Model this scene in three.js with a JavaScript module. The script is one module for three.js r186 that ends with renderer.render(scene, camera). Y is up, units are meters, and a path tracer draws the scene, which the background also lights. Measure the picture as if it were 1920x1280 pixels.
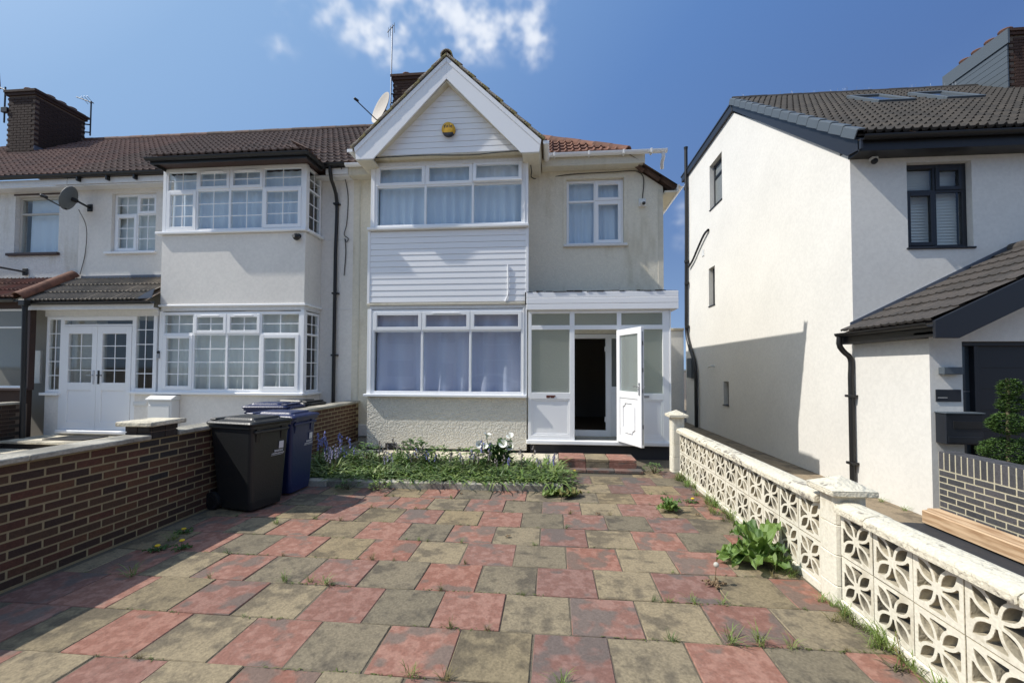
import * as THREE from 'three';
import { mergeGeometries } from 'three/addons/utils/BufferGeometryUtils.js';
import { FontLoader } from 'three/addons/loaders/FontLoader.js';
import { TextGeometry } from 'three/addons/geometries/TextGeometry.js';

// ---------------------------------------------------------------- camera, sky, sun, exposure
const scene = new THREE.Scene();
const camera = new THREE.PerspectiveCamera(76.14, 1.5, 0.05, 900);
camera.position.set(0, 1.643, 0);
camera.rotation.order = 'YXZ';
camera.rotation.set(0.02953, 0.0910, 0.00381);
camera.setViewOffset(1920, 1280, 0, -27.5, 1920, 1280);

const renderer = new THREE.WebGLRenderer({ antialias: true });
renderer.toneMapping = THREE.LinearToneMapping;
renderer.toneMappingExposure = 1.12;
renderer.shadowMap.enabled = true;

const SUN = new THREE.Vector3(-0.87, 1, 0.185).normalize();
const sun = new THREE.DirectionalLight(new THREE.Color(1.0, 0.95, 0.87), 4.05);
sun.position.copy(SUN).multiplyScalar(60).add(new THREE.Vector3(0, 0, -7));
sun.target.position.set(0, 0, -7);
sun.castShadow = true;
sun.shadow.mapSize.set(4096, 4096);
Object.assign(sun.shadow.camera, { left: -25, right: 25, top: 25, bottom: -25, near: 1, far: 130 });
scene.add(sun, sun.target);

// ---------------------------------------------------------------- random numbers and noise
function rng(seed) {
  let a = seed >>> 0;
  return () => { a = (a + 0x6d2b79f5) | 0; let t = Math.imul(a ^ (a >>> 15), 1 | a); t = (t + Math.imul(t ^ (t >>> 7), 61 | t)) ^ t; return ((t ^ (t >>> 14)) >>> 0) / 4294967296; };
}
const R = rng(20240611);
const rr = (a, b, f = R) => a + (b - a) * f();
function hash3(x, y, z) { let h = Math.imul(x, 374761393) + Math.imul(y, 668265263) + Math.imul(z, 2147483647 ^ 0x5bd1e995); h = Math.imul(h ^ (h >>> 13), 1274126177); return ((h ^ (h >>> 16)) >>> 0) / 4294967296; }
const sm = (t) => t * t * (3 - 2 * t);
function vnoise(x, y, z) {
  const xi = Math.floor(x), yi = Math.floor(y), zi = Math.floor(z), u = sm(x - xi), v = sm(y - yi), w = sm(z - zi);
  const a0 = hash3(xi, yi, zi), a1 = hash3(xi + 1, yi, zi), a2 = hash3(xi, yi + 1, zi), a3 = hash3(xi + 1, yi + 1, zi), b0 = hash3(xi, yi, zi + 1), b1 = hash3(xi + 1, yi, zi + 1), b2 = hash3(xi, yi + 1, zi + 1), b3 = hash3(xi + 1, yi + 1, zi + 1);
  const p = a0 + (a1 - a0) * u, q = a2 + (a3 - a2) * u, s = b0 + (b1 - b0) * u, t = b2 + (b3 - b2) * u, m = p + (q - p) * v, n = s + (t - s) * v;
  return m + (n - m) * w;
}
function fbm3(x, y, z, oct) { let s = 0, a = 0.5, n = 0; for (let o = 0; o < oct; o++) { s += a * vnoise(x, y, z + o * 17.3); n += a; a *= 0.5; x *= 2; y *= 2; z *= 2; } return s / n; }
// two-dimensional, repeating every per (or [px, py]) cells
function fbm(x, y, seed, oct, per = 0) {
  let s = 0, a = 0.5, n = 0, px = per, py = per;
  if (typeof per !== 'number') { px = per[0]; py = per[1]; }
  for (let o = 0; o < oct; o++) {
    const xi = Math.floor(x), yi = Math.floor(y), u = sm(x - xi), v = sm(y - yi), k = seed * 31 + o;
    let x0 = xi, x1 = xi + 1, y0 = yi, y1 = yi + 1;
    if (px) { x0 = ((x0 % px) + px) % px; x1 = ((x1 % px) + px) % px; y0 = ((y0 % py) + py) % py; y1 = ((y1 % py) + py) % py; }
    const c0 = hash3(x0, y0, k), c1 = hash3(x1, y0, k), c2 = hash3(x0, y1, k), c3 = hash3(x1, y1, k), p = c0 + (c1 - c0) * u, q = c2 + (c3 - c2) * u;
    s += a * (p + (q - p) * v); n += a; a *= 0.5; x *= 2; y *= 2; px *= 2; py *= 2;
  }
  return s / n;
}
const step = (a, b, t) => { t = Math.min(1, Math.max(0, (t - a) / (b - a))); return t * t * (3 - 2 * t); };

// ---------------------------------------------------------------- the sky: clear air, a few fair-weather clouds, more added out of view for fill
{
  const W = 2304, H = 1152, data = new Float32Array(W * H * 4);
  // cloud banks: azimuth and height in degrees (0 = straight over the houses, to the right positive), width in degrees, weight
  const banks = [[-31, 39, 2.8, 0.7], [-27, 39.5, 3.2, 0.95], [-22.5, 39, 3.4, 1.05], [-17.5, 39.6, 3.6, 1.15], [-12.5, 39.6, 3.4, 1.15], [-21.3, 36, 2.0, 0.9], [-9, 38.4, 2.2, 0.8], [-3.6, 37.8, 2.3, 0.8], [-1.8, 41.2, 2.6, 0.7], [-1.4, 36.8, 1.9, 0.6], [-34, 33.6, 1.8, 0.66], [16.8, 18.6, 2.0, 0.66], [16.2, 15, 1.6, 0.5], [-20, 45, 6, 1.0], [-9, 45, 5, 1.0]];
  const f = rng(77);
  for (let k = 0; k < 46; k++) banks.push([rr(60, 300, f), rr(10, 66, f), rr(3.5, 8.5, f), rr(0.75, 1.1, f)]);  // unseen banks behind the camera, their number raised to brighten the house fronts
  // clear air by its angle from the sun (radians): brightest round the sun, deepest blue a quarter turn away
  const AIR = [[0, 1.35, 1.45, 1.55], [0.25, 0.9, 1.05, 1.22], [0.5, 0.48, 0.65, 0.9], [0.8, 0.25, 0.41, 0.67], [1.03, 0.185, 0.33, 0.60], [1.38, 0.084, 0.19, 0.455], [1.68, 0.049, 0.122, 0.345], [2.2, 0.042, 0.108, 0.31], [3.2, 0.05, 0.12, 0.33]];
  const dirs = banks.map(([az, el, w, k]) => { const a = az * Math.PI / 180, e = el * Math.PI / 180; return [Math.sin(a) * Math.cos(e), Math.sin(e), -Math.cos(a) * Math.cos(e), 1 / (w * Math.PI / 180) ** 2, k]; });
  const LUT = new Float32Array(2048 * 3), col = [0, 0, 0];
  for (let i = 0; i < 2048; i++) { const g = Math.acos(Math.min(1, (i + 0.5) / 1024 - 1)); let a = 0; while (AIR[a + 1][0] < g) a++; const t = (g - AIR[a][0]) / (AIR[a + 1][0] - AIR[a][0]); for (let k = 0; k < 3; k++) LUT[i * 3 + k] = AIR[a][k + 1] + (AIR[a + 1][k + 1] - AIR[a][k + 1]) * t; }
  for (let j = 0; j < H; j++) {
    const el = ((j + 0.5) / H - 0.5) * Math.PI, y = Math.sin(el), c = Math.cos(el);
    for (let i = 0; i < W; i++) {
      const th = ((i + 0.5) / W - 0.5) * 2 * Math.PI, x = Math.cos(th) * c, z = Math.sin(th) * c, o = (j * W + i) * 4;
      if (y < -0.02) { col[0] = 0.13; col[1] = 0.125; col[2] = 0.115; } else {
        const k0 = Math.min(2047, Math.max(0, Math.floor((x * SUN.x + y * SUN.y + z * SUN.z + 1) * 1024))) * 3, hz = 0.9 * Math.exp(-Math.max(y, 0) / 0.26);
        col[0] = LUT[k0] * (1 - hz) + 0.32 * hz; col[1] = LUT[k0 + 1] * (1 - hz) + 0.47 * hz; col[2] = LUT[k0 + 2] * (1 - hz) + 0.68 * hz;
        let m = 0;
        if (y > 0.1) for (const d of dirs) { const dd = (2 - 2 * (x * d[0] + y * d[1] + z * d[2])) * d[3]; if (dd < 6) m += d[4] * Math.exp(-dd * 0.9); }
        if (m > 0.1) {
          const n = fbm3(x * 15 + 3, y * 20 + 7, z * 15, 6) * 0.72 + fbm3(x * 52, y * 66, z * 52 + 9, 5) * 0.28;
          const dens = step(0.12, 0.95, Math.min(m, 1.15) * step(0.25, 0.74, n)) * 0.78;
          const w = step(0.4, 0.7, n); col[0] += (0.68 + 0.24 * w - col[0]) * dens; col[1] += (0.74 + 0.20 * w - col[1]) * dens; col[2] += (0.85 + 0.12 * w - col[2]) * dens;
        }
      }
      data[o] = col[0]; data[o + 1] = col[1]; data[o + 2] = col[2]; data[o + 3] = 1;
    }
  }
  const t = new THREE.DataTexture(data, W, H, THREE.RGBAFormat, THREE.FloatType);
  t.mapping = THREE.EquirectangularReflectionMapping; t.magFilter = t.minFilter = THREE.LinearFilter; t.needsUpdate = true;
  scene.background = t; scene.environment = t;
}

// ---------------------------------------------------------------- names, things, parts
const taken = new Map(), origin = new WeakMap();
function numbered(n) { const k = taken.get(n) || 0; taken.set(n, k + 1); return k ? n + '_' + String(k).padStart(3, '0') : n; }
function thing(name, label, category, pos = [0, 0, 0], turn = 0, group) {
  const o = new THREE.Group(); o.name = numbered(name); o.position.set(...pos); o.rotation.y = turn;
  o.userData = { label, category }; if (group) o.userData.group = group;
  origin.set(o, new THREE.Vector3(...pos)); scene.add(o); return o;
}
function setting(name, label) { const o = new THREE.Group(); o.name = name; o.userData = { kind: 'structure', label }; origin.set(o, new THREE.Vector3()); scene.add(o); return o; }
// a mesh of PARENT whose geometry is written in world metres (things that are not turned), or moved to AT
function part(parent, name, geo, mat, at) {
  const m = new THREE.Mesh(geo, mat); m.name = name; m.castShadow = m.receiveShadow = true;
  const o = origin.get(parent) || new THREE.Vector3();
  m.position.set(at ? at[0] : 0, at ? at[1] : 0, at ? at[2] : 0).sub(o);
  origin.set(m, new THREE.Vector3(at ? at[0] : 0, at ? at[1] : 0, at ? at[2] : 0));
  parent.add(m); return m;
}
// a mesh of PARENT in the parent's own coordinates
function local(parent, name, geo, mat) { const m = new THREE.Mesh(geo, mat); m.name = name; m.castShadow = m.receiveShadow = true; parent.add(m); origin.set(m, new THREE.Vector3()); return m; }
const stuff = (m) => { m.userData.kind = 'stuff'; return m; };
function single(name, label, category, geo, mat, group, at) {
  const m = new THREE.Mesh(geo, mat); m.name = numbered(name); m.castShadow = m.receiveShadow = true; m.userData = { label, category }; if (group) m.userData.group = group;
  if (at) m.position.set(...at); scene.add(m); return m;
}

// ---------------------------------------------------------------- geometry helpers
function boxUV(g, ox = 0, oy = 0) {
  if (g.index) g = g.toNonIndexed();
  const p = g.attributes.position, n = g.attributes.normal, uv = new Float32Array(p.count * 2);
  for (let i = 0; i < p.count; i += 3) {
    const ax = Math.abs(n.getX(i) + n.getX(i + 1) + n.getX(i + 2)), ay = Math.abs(n.getY(i) + n.getY(i + 1) + n.getY(i + 2)), az = Math.abs(n.getZ(i) + n.getZ(i + 1) + n.getZ(i + 2));
    for (let k = i; k < i + 3; k++) {
      const [u, v] = ay >= ax && ay >= az ? [p.getX(k), p.getZ(k)] : ax >= az ? [p.getZ(k), p.getY(k)] : [p.getX(k), p.getY(k)];
      uv[k * 2] = u + ox; uv[k * 2 + 1] = v + oy;
    }
  }
  g.setAttribute('uv', new THREE.BufferAttribute(uv, 2)); return g;
}
function clean(g) { if (g.index) g = g.toNonIndexed(); if (!g.attributes.normal) g.computeVertexNormals(); for (const k of Object.keys(g.attributes)) if (!['position', 'normal', 'uv'].includes(k)) g.deleteAttribute(k); return boxUV(g); }
const join = (list) => mergeGeometries(list.map(clean));
// box with chamfered edges, centred
function cb(w, h, d, c = 0.004) {
  c = Math.min(c, w * 0.45, h * 0.45, d * 0.45);
  const P = (sx, sy, sz, f) => [sx * (w / 2 - (f === 0 ? 0 : c)), sy * (h / 2 - (f === 1 ? 0 : c)), sz * (d / 2 - (f === 2 ? 0 : c))];
  const v = [];
  const tri = (a, b, q) => {
    const e1 = [b[0] - a[0], b[1] - a[1], b[2] - a[2]], e2 = [q[0] - a[0], q[1] - a[1], q[2] - a[2]];
    const n = [e1[1] * e2[2] - e1[2] * e2[1], e1[2] * e2[0] - e1[0] * e2[2], e1[0] * e2[1] - e1[1] * e2[0]];
    if (n[0] * (a[0] + b[0] + q[0]) / (w * w) + n[1] * (a[1] + b[1] + q[1]) / (h * h) + n[2] * (a[2] + b[2] + q[2]) / (d * d) < 0) v.push(...a, ...q, ...b); else v.push(...a, ...b, ...q);
  };
  const quad = (a, b, q, e) => { tri(a, b, q); tri(a, q, e); };
  for (const s of [-1, 1]) {
    quad(P(s, -1, -1, 0), P(s, 1, -1, 0), P(s, 1, 1, 0), P(s, -1, 1, 0));
    quad(P(-1, s, -1, 1), P(1, s, -1, 1), P(1, s, 1, 1), P(-1, s, 1, 1));
    quad(P(-1, -1, s, 2), P(1, -1, s, 2), P(1, 1, s, 2), P(-1, 1, s, 2));
    for (const t of [-1, 1]) {
      quad(P(s, t, -1, 0), P(s, t, 1, 0), P(s, t, 1, 1), P(s, t, -1, 1));
      quad(P(s, -1, t, 0), P(s, 1, t, 0), P(s, 1, t, 2), P(s, -1, t, 2));
      quad(P(-1, s, t, 1), P(1, s, t, 1), P(1, s, t, 2), P(-1, s, t, 2));
      for (const q of [-1, 1]) tri(P(s, t, q, 0), P(s, t, q, 1), P(s, t, q, 2));
    }
  }
  const g = new THREE.BufferGeometry(); g.setAttribute('position', new THREE.Float32BufferAttribute(v, 3)); g.computeVertexNormals(); return boxUV(g);
}
// box from corner to corner
const bx = (x0, x1, y0, y1, z0, z1, c = 0.003) => cb(Math.abs(x1 - x0), Math.abs(y1 - y0), Math.abs(z1 - z0), c).translate((x0 + x1) / 2, (y0 + y1) / 2, (z0 + z1) / 2);
const rect = (x0, x1, y0, y1) => { const s = new THREE.Path(); s.moveTo(x0, y0); s.lineTo(x1, y0); s.lineTo(x1, y1); s.lineTo(x0, y1); s.closePath(); return s; };
const poly = (pts, C = THREE.Shape) => { const s = new C(); pts.forEach(([x, y], i) => (i ? s.lineTo(x, y) : s.moveTo(x, y))); s.closePath(); return s; };
// wall in the x-y plane with openings; its front face at z, its back at z - t
function wallZ(pts, holes, z, t) { const s = poly(pts); s.holes = holes.map((h) => rect(...h)); return clean(new THREE.ExtrudeGeometry(s, { depth: t, bevelEnabled: false }).translate(0, 0, z - t)); }
// wall in the z-y plane with openings: points are [z, y]; it fills x .. x + t
function wallX(pts, holes, x, t) { const s = poly(pts.map(([z, y]) => [-z, y])); s.holes = holes.map(([a, b, c, d]) => rect(-a, -b, c, d)); return clean(new THREE.ExtrudeGeometry(s, { depth: t, bevelEnabled: false }).rotateY(Math.PI / 2).translate(x, 0, 0)); }
const cyl = (r0, r1, h, n = 14) => new THREE.CylinderGeometry(r0, r1, h, n);
const V = (x, y, z) => new THREE.Vector3(x, y, z);
function rod(a, b, r, n = 8) { const d = V(...b).sub(V(...a)), g = cyl(r, r, d.length(), n); g.applyQuaternion(new THREE.Quaternion().setFromUnitVectors(V(0, 1, 0), d.clone().normalize())); return clean(g.translate((a[0] + b[0]) / 2, (a[1] + b[1]) / 2, (a[2] + b[2]) / 2)); }
const tube = (pts, r, seg = 24, n = 7) => clean(new THREE.TubeGeometry(new THREE.CatmullRomCurve3(pts.map((p) => V(...p))), seg, r, n, false));

// ---------------------------------------------------------------- textures: grain, blotches, wear; 1 uv = 1 metre
function tex(size, metres, fn, srgb = true) {
  const d = new Uint8Array(size * size * 4);
  for (let j = 0; j < size; j++) for (let i = 0; i < size; i++) { const c = fn(i / size, j / size), o = (j * size + i) * 4; for (let k = 0; k < 3; k++) d[o + k] = 255 * Math.min(1, Math.max(0, Array.isArray(c) ? c[k] : c)); d[o + 3] = 255; }
  const t = new THREE.DataTexture(d, size, size, THREE.RGBAFormat); t.wrapS = t.wrapT = THREE.RepeatWrapping; t.magFilter = THREE.LinearFilter; t.minFilter = THREE.LinearMipmapLinearFilter; t.generateMipmaps = true;
  t.repeat.set(1 / metres, 1 / metres); if (srgb) t.colorSpace = THREE.SRGBColorSpace; t.needsUpdate = true; return t;
}
const lin = (c) => c.map((v) => (v <= 0.0031308 ? v * 12.92 : 1.055 * v ** (1 / 2.4) - 0.055));   // linear base colour -> texture value
const mix3 = (a, b, t) => [a[0] + (b[0] - a[0]) * t, a[1] + (b[1] - a[1]) * t, a[2] + (b[2] - a[2]) * t];
const TX = {};
// broad blotches and fine grain, as a factor round white
TX.wall = tex(512, 2.6, (u, v) => { const a = fbm(u * 4, v * 4, 1, 5, 4), b = fbm(u * 64, v * 64, 5, 3, 64); return lin(Array(3).fill(0.88 + 0.09 * (a - 0.5) + 0.12 * (b - 0.5))); });
TX.dirt = tex(512, 3.1, (u, v) => { const a = fbm(u * 5, v * 3, 9, 6, [5, 3]), b = fbm(u * 40, v * 6, 4, 4, [40, 6]), c = fbm(u * 90, v * 90, 2, 2, 90); return lin(mix3([0.92, 0.92, 0.92], [0.66, 0.63, 0.55], step(0.5, 0.8, a * 0.65 + b * 0.35) * 0.6).map((q) => q * (0.94 + 0.12 * (c - 0.5)))); });
TX.rough = tex(512, 0.62, (u, v) => { const a = fbm(u * 26, v * 26, 3, 4, 26), b = fbm(u * 60, v * 60, 8, 2, 60); return step(0.3, 0.75, a) * 0.75 + b * 0.25; }, false);
TX.fine = tex(512, 0.8, (u, v) => fbm(u * 60, v * 60, 6, 4, 60), false);
TX.wave = tex(256, 1.6, (u, v) => fbm(u * 5, v * 5, 2, 4, 5), false);
TX.red = tex(1024, 2.4, (u, v) => {
  const w = fbm(u * 9, v * 9, 3, 6, 9), w2 = fbm(u * 22, v * 22, 31, 5, 22), g = fbm(u * 190, v * 190, 11, 2, 190), f = fbm(u * 50, v * 50, 14, 3, 50);
  const worn = step(0.48, 0.60, w * 0.6 + w2 * 0.4);
  const r = mix3([0.255, 0.116, 0.084], [0.325, 0.166, 0.125], step(0.4, 0.7, f));
  return lin(mix3(r, [0.165, 0.122, 0.10], worn * 0.88).map((q) => q * (0.82 + 0.36 * g)));
});
TX.buff = tex(1024, 2.4, (u, v) => {
  const w = fbm(u * 10, v * 10, 23, 6, 10), w2 = fbm(u * 34, v * 34, 51, 5, 34), g = fbm(u * 200, v * 200, 41, 2, 200);
  const worn = step(0.42, 0.66, w * 0.5 + w2 * 0.5);
  return lin(mix3([0.250, 0.203, 0.130], [0.132, 0.108, 0.074], worn).map((q) => q * (0.72 + 0.56 * g)));
});
TX.brick = tex(512, 1.1, (u, v) => { const a = fbm(u * 12, v * 12, 2, 5, 12), g = fbm(u * 120, v * 120, 7, 2, 120); return lin(mix3([0.70, 0.70, 0.70], [1, 0.95, 0.9], a).map((q) => q * (0.7 + 0.5 * g))); });
TX.tile = tex(512, 1.3, (u, v) => { const a = fbm(u * 7, v * 7, 12, 5, 7), g = fbm(u * 120, v * 120, 7, 2, 120); return lin(mix3([0.62, 0.62, 0.62], [1, 0.97, 0.93], step(0.3, 0.7, a)).map((q) => q * (0.75 + 0.45 * g))); });
TX.moss = tex(512, 1.0, (u, v) => { const a = fbm(u * 10, v * 10, 22, 5, 10), g = fbm(u * 80, v * 80, 7, 2, 80); return lin(mix3([0.36, 0.32, 0.27], [0.26, 0.22, 0.08], step(0.45, 0.65, a)).map((q) => q * (0.6 + 0.7 * g))); });
TX.coping = tex(1024, 1.7, (u, v) => { const a = fbm(u * 8, v * 8, 2, 6, 8), b = fbm(u * 40, v * 40, 6, 4, 40), g = fbm(u * 150, v * 150, 7, 2, 150); return lin(mix3([0.68, 0.63, 0.50], [0.15, 0.125, 0.11], step(0.56, 0.70, a * 0.45 + b * 0.55) * 0.75).map((q) => q * (0.85 + 0.3 * g))); });
TX.cream = tex(512, 1.3, (u, v) => { const a = fbm(u * 7, v * 7, 2, 6, 7), b = fbm(u * 30, v * 30, 6, 4, 30), g = fbm(u * 110, v * 110, 7, 2, 110); return lin(mix3([0.76, 0.72, 0.60], [0.52, 0.46, 0.34], step(0.54, 0.76, a * 0.6 + b * 0.4) * 0.7).map((q) => q * (0.9 + 0.2 * g))); });
TX.concrete = tex(512, 1.5, (u, v) => { const a = fbm(u * 7, v * 7, 2, 6, 7), g = fbm(u * 110, v * 110, 7, 3, 110); return lin(mix3([0.44, 0.41, 0.34], [0.24, 0.225, 0.19], step(0.4, 0.7, a)).map((q) => q * (0.75 + 0.5 * g))); });
TX.wood = tex(512, 0.9, (u, v) => { const n = fbm(u * 3, v * 26, 4, 4, [3, 26]), k = fbm(u * 2, v * 90, 9, 3, [2, 90]); return lin(mix3([0.36, 0.215, 0.115], [0.62, 0.44, 0.275], step(0.25, 0.7, n)).map((q) => q * (0.8 + 0.4 * k))); });
TX.soil = tex(512, 1.2, (u, v) => { const a = fbm(u * 20, v * 20, 2, 5, 20), g = fbm(u * 140, v * 140, 7, 2, 140); return lin(mix3([0.05, 0.04, 0.03], [0.16, 0.13, 0.10], a).map((q) => q * (0.6 + 0.8 * g))); });
TX.asphalt = tex(512, 1.2, (u, v) => { const g = fbm(u * 160, v * 160, 7, 2, 160), a = fbm(u * 6, v * 6, 1, 4, 6); return lin(Array(3).fill((0.035 + 0.04 * a) * (0.6 + 0.8 * g))); });

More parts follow.
